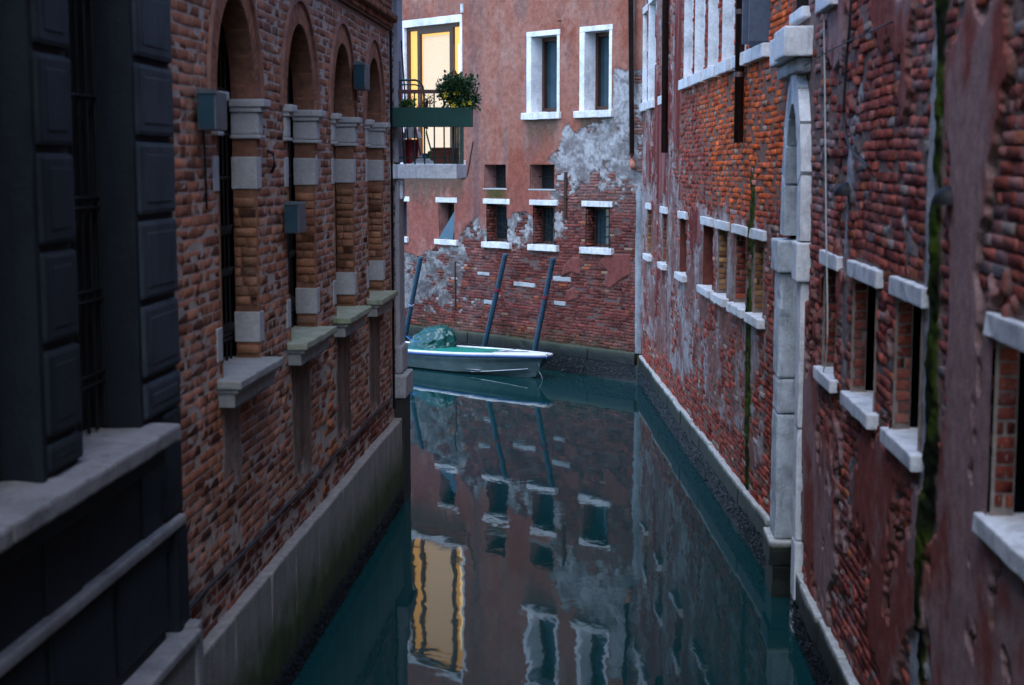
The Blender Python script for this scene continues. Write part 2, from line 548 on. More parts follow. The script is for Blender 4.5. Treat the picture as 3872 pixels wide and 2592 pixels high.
def project_area(w, B):
    """screen area in the frame of the camera, 0 when outside"""
    c = w.A(B[:, 0], B[:, 1], np.zeros(len(B)))
    def pr(P):
        q = P - np.array([0, 0, CAM_H])
        f = np.array([0, math.cos(PITCH), -math.sin(PITCH)]); up = np.array([0, math.sin(PITCH), math.cos(PITCH)])
        Z = q @ f
        return q[:, 0] / Z, (q @ up) / Z, Z
    a = pr(w.A(B[:, 0] - B[:, 2] / 2, B[:, 1] - B[:, 3] / 2, np.zeros(len(B))))
    b = pr(w.A(B[:, 0] + B[:, 2] / 2, B[:, 1] + B[:, 3] / 2, np.zeros(len(B))))
    x, y, Z = pr(c)
    ok = (Z > 1) & (np.abs(x) < 1171 / 3420. * .985) & (np.abs(y) < 784 / 3420. * .985)
    return np.where(ok, np.abs((a[0] - b[0]) * (a[1] - b[1])), 0)

class Brickwork:
    def __init__(s, parent, seed): s.parent = parent; s.items = []; s.seed = seed
    def add(s, w, B, prot, tint, visible=True): s.items.append((w, B, prot, tint, visible))
    def build(s, singles=300, lim=None):
        r = np.random.default_rng(s.seed)
        areas = [project_area(w, B) * (1 if vis else 0) for w, B, p, t, vis in s.items]
        if lim is not None:
            areas = [np.where(lim(w, B), a, 0) for a, (w, B, p, t, v) in zip(areas, s.items)]
        alla = np.concatenate(areas)
        thr = np.sort(alla)[-singles] if len(alla) > singles else 0
        VV = []; CC = []
        nsing = 0
        cache = {}
        for (w, B, prot, tint, vis), ar in zip(s.items, areas):
            if not len(B): continue
            single = (ar >= thr) & (ar > 0)
            idx = np.where(~single)[0]
            loc = brick_local(len(idx), B[idx, 2], B[idx, 3], prot[idx], r)
            P = w.A(B[idx, 0][:, None] + loc[..., 0], B[idx, 1][:, None] + loc[..., 1], loc[..., 2])
            P[..., 2] = B[idx, 1][:, None] + loc[..., 1]
            VV.append(P.reshape(-1, 3)); CC.append(np.repeat(tint[idx], 12, 0))
            sgn = -1 if w.side == 1 else 1
            for i in np.where(single)[0]:
                key = (sgn, r.integers(0, 10))
                if key not in cache:
                    l = brick_local(1, np.array([.23]), np.array([.062]), np.array([0.]), r, back=-.05)[0]
                    me = npmesh('brick', np.stack([l[:, 0], l[:, 2] * sgn, l[:, 1]], -1), QT)
                    me.materials.append(M['brick_o'])
                    cache[key] = me
                o = bpy.data.objects.new('brick', cache[key])
                COL.objects.link(o)
                o.parent = s.parent
                o.matrix_parent_inverse = Matrix.Translation(-root_loc(s.parent))
                q = w.P(B[i, 0], B[i, 1], prot[i])
                o.location = q; o.rotation_euler = (0, 0, w.ang)
                o.scale = (B[i, 2] / .23, 1, B[i, 3] / .062)
                o.color = (*tint[i], 1)
                nsing += 1
        V = np.concatenate(VV); C = np.concatenate(CC)
        nb = len(V) // 12
        Q = (QT[None] + (np.arange(nb) * 12)[:, None, None]).reshape(-1, 4)
        o = put('brickwork', npmesh('brickwork', V, Q, C), M['brick'], s.parent)
        tag(o, kind='stuff')
        return o

def snap(arr, vals):
    arr = arr.copy()
    for v in vals:
        if arr[0] < v < arr[-1]: arr[np.argmin(abs(arr - v))] = v
    return arr

def inside_op(ops, U, Z):
    m = np.zeros(U.shape, bool)
    for o in ops:
        i = (Z > o['z0']) & (Z < o['z1'])
        if 'spring' in o:
            k = np.clip((Z - o['spring']) / (o['z1'] - o['spring']), 0, 1)
            hw = (o['u1'] - o['u0']) / 2 * np.sqrt(1 - k * k); c = (o['u0'] + o['u1']) / 2
            i &= np.abs(U - c) < hw
        else: i &= (U > o['u0']) & (U < o['u1'])
        m |= i
    return m

def field(name, w, u0, u1, z0, z1, du, dz, ops, func, parent):
    """the mortar, undercoat and plaster of a wall as one relief"""
    us = np.arange(u0, u1 + du, du); zs = np.arange(z0, z1 + dz, dz)
    us = snap(us, [o['u0'] for o in ops] + [o['u1'] for o in ops])
    zs = snap(zs, [o['z0'] for o in ops] + [o['z1'] for o in ops])
    U, Z = np.meshgrid(us, zs, indexing='ij')
    h, c, _ = func(U, Z)
    V = w.A(U, Z, h); V[..., 2] = Z
    nu, nz = U.shape
    I = np.arange(nu * nz).reshape(nu, nz)
    Q = np.stack([I[:-1, :-1], I[1:, :-1], I[1:, 1:], I[:-1, 1:]], -1).reshape(-1, 4)
    cu = (U[:-1, :-1] + U[1:, 1:]) / 2; cz = (Z[:-1, :-1] + Z[1:, 1:]) / 2
    keep = ~inside_op(ops, cu, cz).ravel()
    Q = Q[keep]
    used = np.zeros(nu * nz, bool); used[Q.ravel()] = True
    new = np.cumsum(used) - 1
    me = npmesh(name, V.reshape(-1, 3)[used], new[Q], c.reshape(-1, 3)[used], smooth=True)
    return put(name, me, M['plaster'], parent)

def reveal(name, w, o, depth, mat, parent, sides='LRTB', d0=0.012):
    """the cheeks of an opening"""
    m = MB()
    a, b, z0, z1 = o['u0'], o['u1'], o['z0'], o['z1']
    if 'spring' in o:
        sp = o['spring']; c = (a + b) / 2; hw = (b - a) / 2; N = 20
        pr = [(a, z0), (a, sp)] + [(c - hw * math.cos(math.pi * i / N), sp + (z1 - sp) * math.sin(math.pi * i / N)) for i in range(1, N)] + [(b, sp), (b, z0)]
    else: pr = [(a, z0), (a, z1), (b, z1), (b, z0)]
    n = len(pr)
    for i in range(n if 'B' in sides else n - 1):
        p, q = pr[i], pr[(i + 1) % n]
        m.add([w.P(p[0], p[1], d0), w.P(q[0], q[1], d0), w.P(q[0], q[1], -depth), w.P(p[0], p[1], -depth)], [(0, 1, 2, 3)])
    return m.build(name, mat, parent)

def panel(name, w, u0, u1, z0, z1, d, mat, parent, t=0.02):
    return MB().box(w, u0, u1, z0, z1, d - t, d).build(name, mat, parent)

def grille(name, w, u0, u1, z0, z1, d, nu, nz, mat, parent, r=0.008):
    m = MB()
    for i in range(nu):
        u = u0 + (u1 - u0) * (i + 1) / (nu + 1); m.tube([w.P(u, z0, d), w.P(u, z1, d)], r, 5)
    for i in range(nz):
        z = z0 + (z1 - z0) * (i + 1) / (nz + 1); m.tube([w.P(u0, z, d), w.P(u1, z, d)], r, 5)
    return m.build(name, mat, parent)

def brick_jamb(bw, w, o, depth, bl, bh, joint, tintf, seed, u=None, gaps=()):
    j = w.jamb(o['u1'] if u is None else u, -1)
    B = lay_bricks(0.0, depth, o['z0'], o['z1'], [dict(u0=-1, u1=2, z0=a - .03, z1=b + .03) for a, b in gaps], bl, bh, joint, seed, 0.0)
    if not len(B): return
    r = np.random.default_rng(seed)
    bw.add(j, B, r.normal(0.012, .002, len(B)), tintf(B, r))

def pal(B, r, dark, lite, jit=.18):
    k = r.random(len(B))
    c = lerp(dark, lite, k)
    return np.clip(c * (1 + r.normal(0, jit, (len(B), 1))), 0.004, 1)

M['niche_red'] = plain('niche_red', (0.15, 0.045, 0.035), 0.95, 0, 0.35, 8, 0.4, 0.2)
M['upper_pink'] = plain('upper_pink', (0.40, 0.19, 0.15), 0.95, 0, 0.3, 3, 0.4, 0.2)
M['upper_red'] = plain('upper_red', (0.24, 0.085, 0.06), 0.95, 0, 0.35, 5, 0.5, 0.2)
M['upper_left'] = plain('upper_left', (0.13, 0.058, 0.035), 0.95, 0, 0.35, 5, 0.5, 0.2)
M['soffit'] = plain('soffit_brick', (0.22, 0.10, 0.06), 0.95, 0, 0.4, 14, 0.5, 0.2)
M['arch_brick'] = plain('arch_brick', (0.31, 0.12, 0.07), 0.95, 0, 0.45, 9, 0.6, 0.2)
M['arch_trim'] = plain('arch_trim', (0.28, 0.135, 0.098), 0.95, 0, 0.35, 9, 0.5, 0.2)
M['plaster_red'] = plain('plaster_red', (0.33, 0.17, 0.15), 0.95, 0, 0.4, 5, 0.4, 0.2)
M['worn_sill'] = stone_mat('worn_sill_grey', (0.33, 0.315, 0.29), (0.13, 0.13, 0.11), 0.7, 4.0)
M['pilaster'] = stone_mat('pilaster_stone', (0.36, 0.34, 0.35), (0.15, 0.15, 0.16), 0.6, 3.0)
M['base_speckled'] = stone_mat('speckled_stone', (0.38, 0.37, 0.36), (0.10, 0.10, 0.10), 0.8, 14.0)
M['slab'] = stone_mat('balcony_slab', (0.86, 0.88, 0.92), (0.3, 0.33, 0.36), 0.4, 9.0)
M['soil'] = plain('soil', (0.03, 0.022, 0.015), 0.95)
M['drygrass'] = plain('drygrass', (0.18, 0.12, 0.07), 0.8)
M['hose'] = plain('hose', (0.02, 0.28, 0.06), 0.5)

M['void'] = plain('void', (0.004, 0.004, 0.005), 0.95, 0, 0, 5, 0, 0.0)

M['quoin_dark'] = stone_mat('shaded_sooty_quoin', (0.034, 0.043, 0.052), (0.004, 0.005, 0.007), 1.0, 2.6, streak=0.6, bmp=0.6)  # same grimy stone a step lighter, left-edge dimness kept in the colour

M['mortar'] = plain('mortar', (0.24, 0.19, 0.16), 0.95, 0, 0.35, 14, 0.5, 0.2)

# ------------------------------------------------------------------ water and bed
def sheet(name, x0, x1, y0, y1, z, mat):
    o = pyd(name, [(x0, y0, z), (x1, y0, z), (x1, y1, z), (x0, y1, z)], [(0, 1, 2, 3)], mat)
    return tag(o, kind='structure')
sheet('canal_water', -60, 60, -40, 90, 0.0, M['water'])
sheet('canal_bed', -60, 60, -40, 90, -1.8, M['base'])

# ------------------------------------------------------------------ the facing building (pink plaster, far end of the canal)
FB = empty('plaster_building', F.P(4.2, 0, 0), 'pink plastered house with crumbling brick base facing down the canal', 'building')
F_PINK = [(9.6, 9.4), (-0.3, 9.4), (-0.3, 6.43), (0.52, 6.41), (0.83, 6.54), (0.84, 5.48), (1.65, 5.34), (1.92, 5.23), (2.18, 5.38), (2.32, 5.24), (2.48, 4.87), (2.79, 4.6), (2.56, 4.53), (2.56, 4.02), (2.69, 3.87), (2.61, 3.64), (2.69, 3.3), (3.21, 3.26), (3.42, 3.43), (3.85, 3.47), (4.07, 3.32), (4.74, 3.15), (4.97, 3.04), (5.2, 3.29), (5.43, 3.16), (5.75, 2.86), (5.86, 2.6), (6.88, 2.49), (7.3, 2.33), (7.98, 2.36), (9.6, 2.26)]
F_P = [[(2.38, 2.1), (2.3, 2.32), (2.03, 2.57), (1.83, 2.53), (1.8, 2.17), (2.1, 2.19)],
       [(1.2, 2.47), (0.98, 2.64), (0.33, 2.69), (0.35, 2.23), (0.66, 2.08), (0.91, 1.92), (1.1, 1.96), (0.95, 2.29)],
       [(2.19, 1.56), (2.22, 1.8), (1.96, 1.88), (1.94, 1.63)]]
F_GREY = [(2.32, 5.15), (1.78, 5.23), (0.83, 5.44), (0.85, 6.47), (0.3, 6.45), (0.3, 4.22), (0.87, 4.04), (1.39, 4.31), (2.04, 4.12), (2.38, 4.3), (2.59, 4.57)]
F_GREYL = [(7.81, 2.26), (5.83, 2.53), (5.83, 1.73), (5.68, 1.22), (6.16, 0.77), (8.66, 0.66), (8.7, 2.2)]

def streaks(u, z, seed, su=.07, sz=.9): return fbm(u / su, z / sz, seed, 3)

def f_func(u, z):
    jit = fbm(u * 3, z * 3, 3) * .16 + fbm(u * 14, z * 14, 4) * .06
    pink = poly_sd(u, z, F_PINK) + jit
    pp = pink
    for q in F_P: pp = np.maximum(pp, poly_sd(u, z, q) + jit * .5)
    m2 = sst(pp, -.006, .006)
    g = np.maximum(poly_sd(u, z, F_GREY) * .8 + .04, poly_sd(u, z, F_GREYL) * .5 - .12)
    g = np.maximum(g, .16 - np.abs(pink) * .9)
    g = g * .8 + fbm(u * 2.2, z * 2.2, 8) * .95 + fbm(u * 8, z * 10, 9) * .75 + fbm(u * 24, z * 26, 10) * .3 - .05 + .18 * sst(z, 1.0, 1.6) - .42 * sst(1.15 - z, 0, .4)
    m1 = sst(g, .0, .12)
    mort = -.012 + fbm(u * 12, z * 16, 12) * .012
    und = .006 + fbm(u * 11, z * 11, 14) * .022
    h = mort * (1 - m1) + und * m1
    h = h * (1 - m2) + (.024 + fbm(u * 2, z * 2, 15) * .012) * m2
    c = lerp((0.14, 0.095, 0.088), (0.14, 0.095, 0.088), m1)
    grey = lerp((0.20, 0.185, 0.185), (0.43, 0.43, 0.44), sst(fbm(u * 4, z * 5, 21) + .6 * fbm(u * 17, z * 19, 22), -.2, .25))
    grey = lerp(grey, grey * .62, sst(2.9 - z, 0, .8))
    c = lerp(c, grey, m1)
    # the finish coat: washed-out pink, redder low down and where rain keeps it wet
    t = sst(fbm(u * .9, z * .7, 25) + .5 * fbm(u * 4, z * 3, 26), -.2, .25)
    pk = lerp((0.28, 0.095, 0.066), (0.34, 0.155, 0.118), t)
    low = sst(z, 4.9, 3.2)
    pk = lerp(pk, (0.26, 0.085, 0.072), low * .65)
    st = sst(streaks(u, z, 31, .22, 1.0) * .8 + fbm(u * 1.1, z * .8, 33) * .5 + .14 * sst(z, 6.6, 8.3) - .03, .02, .36)
    pk = lerp(pk, (0.20, 0.125, 0.115), st * .7)
    pale = sst(fbm(u * 2.6, z * 1.3, 34) + .5 * fbm(u * 11, z * 7, 35), .02, .35)
    pk = lerp(pk, (0.38, 0.24, 0.20), pale * .5)
    # soot streak beside the lit window and ragged dark streaks under the balcony and sills
    band = np.exp(-((u - 5.25) / .22) ** 2) * sst(fbm(u * 6, z * 1.2, 37), -.35, .15)
    pk = lerp(pk, (0.15, 0.10, 0.10), band * .8)
    for a, b, zz, ln in ((2.45, 3.5, 5.5, .75), (.85, 1.85, 5.5, .6), (5.6, 8.4, 4.3, .9)):
        k = sst(u, a - .05, a + .1) * sst(-u, -b - .05, -b + .1) * sst(z, zz - ln * (1.0 + 1.2 * fbm(u * 9, z * 0, 41)), zz - .05) * (z < zz)
        pk = lerp(pk, (0.10, 0.082, 0.062), k * .8)
    rem = sst(2.75 - z, 0, .1) * (pink < 0)
    pk = lerp(pk, (0.19, 0.062, 0.055), rem * .8)
    c = lerp(c, pk, m2)
    moss = np.exp(-((u - 4.5) / .35) ** 4) * sst(z, 3.70, 3.80) * (z < 4.0)
    c = lerp(c, (0.055, 0.07, 0.02), moss * .85)
    ml = sst(1.0 - z + fbm(u * 3, z * 3, 44) * .6, .12, .5)
    c = lerp(c, (0.07, 0.075, 0.03), ml * .7)
    return h, c, np.maximum(m2, m1 * .99)

f_ops = []
F_LOW = [(7.76, 8.34), (5.97, 6.54), (4.13, 4.83), (2.60, 3.27), (0.95, 1.63)]
for a, b in F_LOW: f_ops.append(dict(u0=a, u1=b, z0=2.765, z1=3.63))
F_SM = [(4.16, 4.89), (2.59, 3.36)]
for a, b in F_SM: f_ops.append(dict(u0=a, u1=b, z0=3.985, z1=4.52))
F_UP = [(2.52, 3.33), (0.965, 1.68)]
for a, b in F_UP: f_ops.append(dict(u0=a, u1=b, z0=5.65, z1=7.29))
LIT = dict(u0=5.74, u1=7.80, z0=4.62, z1=7.78)
f_ops.append(LIT)
field('plaster', F, -0.1, 9.2, 0.3, 8.9, .022, .02, f_ops, f_func, FB)
bwF = Brickwork(FB, 101)
stones = [(3.21, 3.92, 1.80, 1.90), (2.09, 2.64, 1.99, 2.09), (2.25, 2.60, 1.46, 1.55), (2.31, 2.52, 4.18, 4.29), (4.76, 5.16, 1.98, 2.05), (4.55, 4.95, 1.33, 1.42)]
sops = [dict(u0=a, u1=b, z0=c, z1=d) for a, b, c, d in stones] + [dict(u0=a - .12, u1=b + .12, z0=3.63, z1=3.75) for a, b in F_LOW] + [dict(u0=a - .14, u1=b + .1, z0=2.62, z1=2.765) for a, b in F_LOW]
B = lay_bricks(-.05, 8.9, 0.62, 6.6, f_ops + sops, .235, .053, .012, 3, .02)
_, _, cov = f_func(B[:, 0], B[:, 1])
r = np.random.default_rng(5)
keep = cov < .55 + .4 * r.random(len(B)) ** 2; B = B[keep]; cov = cov[keep]
tf = pal(B, r, (0.085, 0.022, 0.019), (0.20, 0.050, 0.038), .16)
k = r.random(len(B))
tf[k < .02] = (0.26, 0.17, 0.11); tf[(k > .02) & (k < .035)] = (0.30, 0.08, 0.035)
up = sst(B[:, 1], 3.0, 4.6); tf = lerp(tf, (0.30, 0.15, 0.125), up * .6)
tf = lerp(tf, lerp((0.22, 0.17, 0.17), (0.40, 0.40, 0.42), r.random(len(B))), np.clip(cov * 1.1, 0, .85))
gm = sst(1.05 - B[:, 1], 0, .4) * r.random(len(B)); tf = lerp(tf, (0.05, 0.05, 0.022), gm * .75)
pr = r.normal(0, .005, len(B)); pr[r.random(len(B)) < .05] -= .03
bwF.add(F, B, pr, tf)
for i, (a, b, c, d) in enumerate(stones): block('stone', F, a, b, c, d, -.05, .010, M['istria_grey'], FB, .012, .008, .06, chip=.04)
# windows of the ground floor with lintel, sill, grille
for i, (a, b) in enumerate(F_LOW):
    o = f_ops[i]
    wn_ = panel('window', F, a - .02, b + .02, o['z0'] - .02, o['z1'] + .02, -.30, M['glass_blue'] if i in (0, 4) else M['glass'], FB)
    if i < 2:
        reveal('reveal', F, o, .30, M['plaster_red'], wn_, 'LRT')
    else:
        reveal('reveal', F, o, .30, M['dark'], wn_, 'LRT')
        brick_jamb(bwF, F, o, .28, .235, .053, .012, lambda B, r: pal(B, r, (0.08, 0.022, 0.018), (0.2, 0.055, 0.04)), 60 + i)
    block('lintel', F, a - .10, b + .12, 3.63, 3.75, -.1, .03, M['istria'], wn_, .01, .004, chip=.02)
    block('sill', F, a - .14 if i else a - .06, b + .12, 2.63, 2.765, -.33, .085, M['istria'], wn_, .012, .005, chip=.03)
    if i != 1: grille('grille', F, a, b, 2.77, 3.63, -.16, 4 if i != 2 else 3, 3 if i != 3 else 1, M['iron'], wn_, .009)
    m = MB()
    for (p, q, s, t) in ((a + .01, a + .05, 2.78, 3.62), (b - .05, b - .01, 2.78, 3.62), (a + .051, b - .051, 3.57, 3.62), (a + .051, b - .051, 2.78, 2.83)): m.box(F, p, q, s, t, -.29, -.25)
    m.build('frame', M['wood_dark'], wn_)
# slanting sheet leaning in the second window
tag(pyd('glass_sheet', [F.P(u, z, d + e) for e in (0, -.012) for u, z, d in ((6.52, 2.78, .05), (5.99, 2.78, .05), (6.05, 3.52, -.12))], [(0, 1, 2), (5, 4, 3), (0, 3, 4, 1), (1, 4, 5, 2), (2, 5, 3, 0)], M['glass_blue'], loc=F.P(6.2, 2.78, 0)),
    'blue triangular sheet leaning in a small window under the balcony', 'sheet')
for i, (a, b) in enumerate(F_SM):
    o = f_ops[5 + i]
    wn_ = panel('window', F, a - .02, b + .02, 3.95, 4.55, -.34, M['dark'], FB)
    reveal('reveal', F, o, .34, M['plaster_red'], wn_, 'LRT')
    block('sill', F, a - .03, b + .06, 3.955, 3.985, -.36, .03, M['istria_grey'], wn_, .006)
    grille('grille', F, a, b, 3.99, 4.52, -.24, 5, 1, M['iron'], wn_, .009)
for i, (a, b) in enumerate(F_UP):
    o = f_ops[7 + i]
    wn_ = panel('window', F, a - .02, b + .02, 5.62, 7.31, -.40, M['glass_blue'], FB)
    reveal('reveal', F, o, .39, M['white_paint'], wn_, 'LRT')
    block('lintel', F, a - .10, b + .15, 7.29, 7.40, -.1, .035, M['white_paint'], wn_, .008, .003)
    block('jamb', F, b + .001, b + .15, 5.65, 7.289, -.1, .03, M['white_paint'], wn_, .008, .003)
    block('jamb', F, a - .085, a - .001, 5.65, 7.289, -.1, .03, M['white_paint'], wn_, .008, .003)
    block('sill', F, a - .14, b + .26, 5.50, 5.649, -.42, .10, M['istria'], wn_, .012, .006, chip=.05)
    m = MB()
    for (p, q, s, t) in ((a + .005, a + .07, 5.66, 7.28), (b - .07, b - .005, 5.66, 7.28), (a + .071, b - .071, 7.2, 7.28), (a + .071, b - .071, 5.66, 5.75)): m.box(F, p, q, s, t, -.39, -.30)
    m.build('frame', M['wood_dark'], wn_)
# the lit french window
lw = panel('window', F, 5.70, 7.84, 4.6, 7.8, -.17, M['lit_wall'], FB)
lw['label'] = 'lit window glowing yellow behind a white blind'
reveal('reveal', F, LIT, .12, M['white_paint'], lw)
block('lintel', F, 5.66, 8.02, 7.78, 7.95, -.1, .035, M['white_paint'], lw, .008)
block('jamb', F, 7.801, 8.01, 4.62, 7.779, -.1, .03, M['white_paint'], lw, .008)
block('jamb', F, 5.655, 5.739, 4.62, 7.779, -.1, .03, M['white_paint'], lw, .008)
block('sill', F, 5.55, 8.1, 4.49, 4.619, -.3, .16, M['istria'], lw, .012)
m = MB()
for (p, q, s, t) in ((7.73, 7.80, 4.63, 7.77), (7.30, 7.40, 4.63, 7.69), (6.08, 6.20, 4.63, 7.69), (5.745, 5.775, 4.63, 7.77), (5.776, 7.729, 7.69, 7.77), (6.201, 7.299, 7.60, 7.689), (6.201, 7.299, 4.63, 4.75), (7.401, 7.729, 4.95, 5.02), (5.776, 6.079, 4.95, 5.02)): m.box(F, p, q, s, t, -.12, -.05)
m.build('frame', M['wood_dark'], lw)
m = MB()
for (p, q, s, t) in ((7.43, 7.50, 4.75, 7.66), (5.80, 6.0, 4.75, 7.3)): m.box(F, p, q, s, t, -.165, -.15)
m.build('curtain', M['lit_strip'], lw)
m = MB()
zz = 4.78
while zz < 7.55:
    m.add([F.P(6.21, zz, -.125), F.P(7.29, zz, -.125), F.P(7.29, zz + .034, -.145), F.P(6.21, zz + .034, -.145)], [(0, 1, 2, 3)])
    zz += .036
tag(m.build('blind_slats', M['blind'], lw), kind='stuff')
MB().box(F, -.3, 9.2, .3, 8.95, -.8, -.66).build('core_wall', M['dark'], FB)
# stone edge and wet base
def ledge_run(w, u0, u1, step, z0, z1, d0, d1, mat, parent, seed, skip=()):
    r = random.Random(seed); u = u0
    while u < u1 - .05:
        ln = min(step * r.uniform(.75, 1.25), u1 - u)
        if u1 - (u + ln) < .25: ln = u1 - u
        dz = r.uniform(-.015, .015); dd = r.uniform(-.018, .012)
        block('coping_stone', w, u + .004, u + ln - .004, z0, z1 + dz, d0, d1 + dd, mat, parent, .02, .007, .1, chip=.035)
        u += ln
ledge_run(F, .12, 9.0, 1.3, .36, .62, -.1, .07, M['coping_far'], FB, 5)
MB().box(F, -.1, 9.2, -1.8, .365, -.3, .06).build('wet_base', M['base'], FB)
bwF.build(300, lambda w, B: (B[:, 0] < 7.4) & (B[:, 0] > .1) if w is F else B[:, 0] < -1)
MB().box(F, -.3, 9.2, 8.89, 11.0, -.4, .02).build('upper_wall', M['upper_pink'], FB)
MB().box(F, 9.2, 22, -1.8, 11.0, -.4, .0).build('side_wall', M['upper_pink'], FB)
# grey render strip where the two houses meet
def strip_field(name, w, u0, u1, z0, z1, d, col, parent, seed):
    us = np.arange(u0, u1 + .001, (u1 - u0) / 8); zs = np.arange(z0, z1, .04)
    U, Z = np.meshgrid(us, zs, indexing='ij')
    e = np.sin(np.clip((U - u0) / (u1 - u0), 0, 1) * math.pi)
    wob = fbm(Z * 2, Z * 0, seed) * .05
    h = -.03 + (d + .03) * np.sqrt(np.clip(e, 0, 1)) + fbm(U * 15, Z * 9, seed + 3) * .012
    V = w.A(U + wob, Z, h); V[..., 2] = Z
    I = np.arange(U.size).reshape(U.shape)
    Q = np.stack([I[:-1, :-1], I[1:, :-1], I[1:, 1:], I[:-1, 1:]], -1).reshape(-1, 4)
    c = lerp(np.array(col) * .7, np.array(col) * 1.1, sst(fbm(U * 6, Z * 1.5, seed + 9), -.2, .2))
    return put(name, npmesh(name, V.reshape(-1, 3), Q, c.reshape(-1, 3), True), M['plaster'], parent)
strip_field('render_strip', F, -.02, .20, .62, 4.0, .04, (0.30, 0.33, 0.36), FB, 70)

# ------------------------------------------------------------------ right-hand house (R1)
RB = empty('brick_house', R1.P(23, 0, 0), 'long red brick house with blocked windows on the right bank', 'building')
R1_LOW = [(28.98, 29.72), (26.45, 27.12), (23.75, 24.53), (20.9, 21.82), (19.62, 20.41), (18.12, 18.99), (16.98, 17.62)]
R1_UP = [(30.05, 30.72, 7.52), (28.55, 29.6, 7.6), (26.8, 27.35, 9.5), (23.38, 24.36, 9.5), (22.08, 23.06, 9.5), (20.74, 21.66, 9.5), (19.4, 20.34, 9.5), (18.45, 19.02, 9.5), (16.95, 18.18, 9.5)]
r1_ops = [dict(u0=a, u1=b, z0=2.765, z1=3.65) for a, b in R1_LOW] + [dict(u0=a, u1=b, z0=5.86 if a < 26 else 5.74, z1=t) for a, b, t in R1_UP]
r1_lint = [dict(u0=a - .12, u1=b + .1, z0=3.65, z1=3.765) for a, b in R1_LOW] + [dict(u0=a - .1, u1=b + .1, z0=2.65, z1=2.765) for a, b in R1_LOW]
ORANGE = [(22.52, 5.5), (18.97, 5.9), (16.0, 6.3), (15.7, 4.08), (18.47, 3.96), (20.62, 3.9)]

def r1_func(u, z):
    v = fbm(u / 1.1, z / .9, 51) * .8 + fbm(u / .24, z / .22, 52) * .7 + fbm(u * 14, z * 17, 53) * .45
    bare = sst(z, 3.75, 4.25) * sst(-u, -25.6, -23.5)           # upper middle stands bare
    far = sst(u, 25.0, 26.5)
    lowb = sst(1.15 - z + fbm(u * 1.5, z, 54) * .7, 0, .4)       # bare courses above the ledge
    pier = sst(z, 5.4, 5.7) * sst(-u, -25.2, -24.6)
    g = v + .10 - pier - bare * .62 - lowb * .75 - .35 * sst(-u, -16.9, -16.3) + .08 * far
    m1 = sst(g, .0, .14)
    s2 = fbm(u / .9, z / .9, 56) + .5 * fbm(u / .22, z / .25, 57) + .22 * fbm(u * 13, z * 14, 58)
    red = np.maximum(s2 - .20 - bare * .5 - lowb * .5 + far * .12 * sst(z, 3.8, 4.2), .25 - np.maximum(np.abs(u - 27.3) / .8, np.abs(z - 4.5) / .6) * .25 + s2 * .2)
    red = np.maximum(red, .2 - np.maximum(np.abs(u - 25.1) / .45, np.abs(z - 6.2) / 2.0) * .2 + s2 * .2)
    m2 = sst(red, -.004, .010)
    mort = -.006 + fbm(u * 12, z * 16, 59) * .010
    und = .006 + fbm(u * 9, z * 9, 60) * .024
    h = mort * (1 - m1) + und * m1
    h = h * (1 - m2) + (.024 + fbm(u * 3, z * 3, 61) * .012) * m2
    groove = np.exp(-((u - 26.42 - fbm(z, z * 0, 70) * .1) / .05) ** 2) * sst(-z, -4.75, -4.6)
    mo = np.exp(-((u - 17.86 - fbm(z * 1.3, z * 0, 62) * .12) / (.19 + .08 * fbm(z * 3, z * 0, 63))) ** 4) * sst(-z, -4.85, -4.3) * (.45 + .55 * sst(fbm(u * 4, z * 2.2, 141), -.3, 0))
    h = h + mo * (.006 + fbm(u * 18, z * 14, 64) * .04) - groove * .03
    c = np.broadcast_to(np.array((0.25, 0.15, 0.12)), u.shape + (3,))
    t = sst(fbm(u / .5, z / .6, 65) + .6 * fbm(u * 9, z * 10, 66), -.16, .28)
    gry = lerp((0.24, 0.115, 0.10), (0.39, 0.345, 0.345), t)
    c = lerp(c, gry, m1)
    c = lerp(c, lerp((0.19, 0.045, 0.04), (0.33, 0.15, 0.14), sst(fbm(u / .25, z / 1.3, 67), -.1, .3)), m2)
    c = lerp(c, (0.03, 0.028, 0.026), groove)
    gm = lerp((0.014, 0.018, 0.008), (0.06, 0.085, 0.012), sst(fbm(u * 9, z * 7, 68), -.2, .2))
    c = lerp(c, gm, sst(mo, .2, .6))
    return h, c, np.maximum(np.maximum(m2, m1 * .99), sst(mo, .3, .6))

field('plaster', R1, 15.67, 31.2, .45, 8.2, .035, .018, r1_ops, r1_func, RB)
bwR = Brickwork(RB, 202)
B = lay_bricks(15.72, 31.0, .55, 8.0, r1_ops + r1_lint, .235, .057, .012, 13, .03)
_, _, cov = r1_func(B[:, 0], B[:, 1])
r = np.random.default_rng(15)
keep = cov < .5 + .45 * r.random(len(B)) ** 2; B = B[keep]; cov = cov[keep]
tr = pal(B, r, (0.20, 0.033, 0.024), (0.42, 0.082, 0.05), .18)
og = sst(poly_sd(B[:, 0], B[:, 1], ORANGE) + fbm(B[:, 0] * 1.3, B[:, 1] * 1.3, 77) * 1.0, -.45, .3)
tr = lerp(tr, pal(B, r, (0.52, 0.078, 0.018), (0.80, 0.155, 0.032), .15), og * .9)
k = r.random(len(B)); tr[k < .05] = (0.36, 0.26, 0.2)
tr = lerp(tr, lerp((0.30, 0.2, 0.2), (0.44, 0.42, 0.44), r.random(len(B))), np.clip(cov * 1.1, 0, .8))
pr = r.normal(0, .006, len(B))
ero = sst(fbm(B[:, 0] * 1.1, B[:, 1] * 1.4, 78), .02, .25) * sst(B[:, 1], 4.0, 4.6)
pr += ero * r.normal(-.004, .014, len(B)); pr[r.random(len(B)) < .03] -= .035
bwR.add(R1, B, pr, tr)
YEL = lambda B, r: pal(B, r, (0.16, 0.06, 0.025), (0.42, 0.22, 0.09))
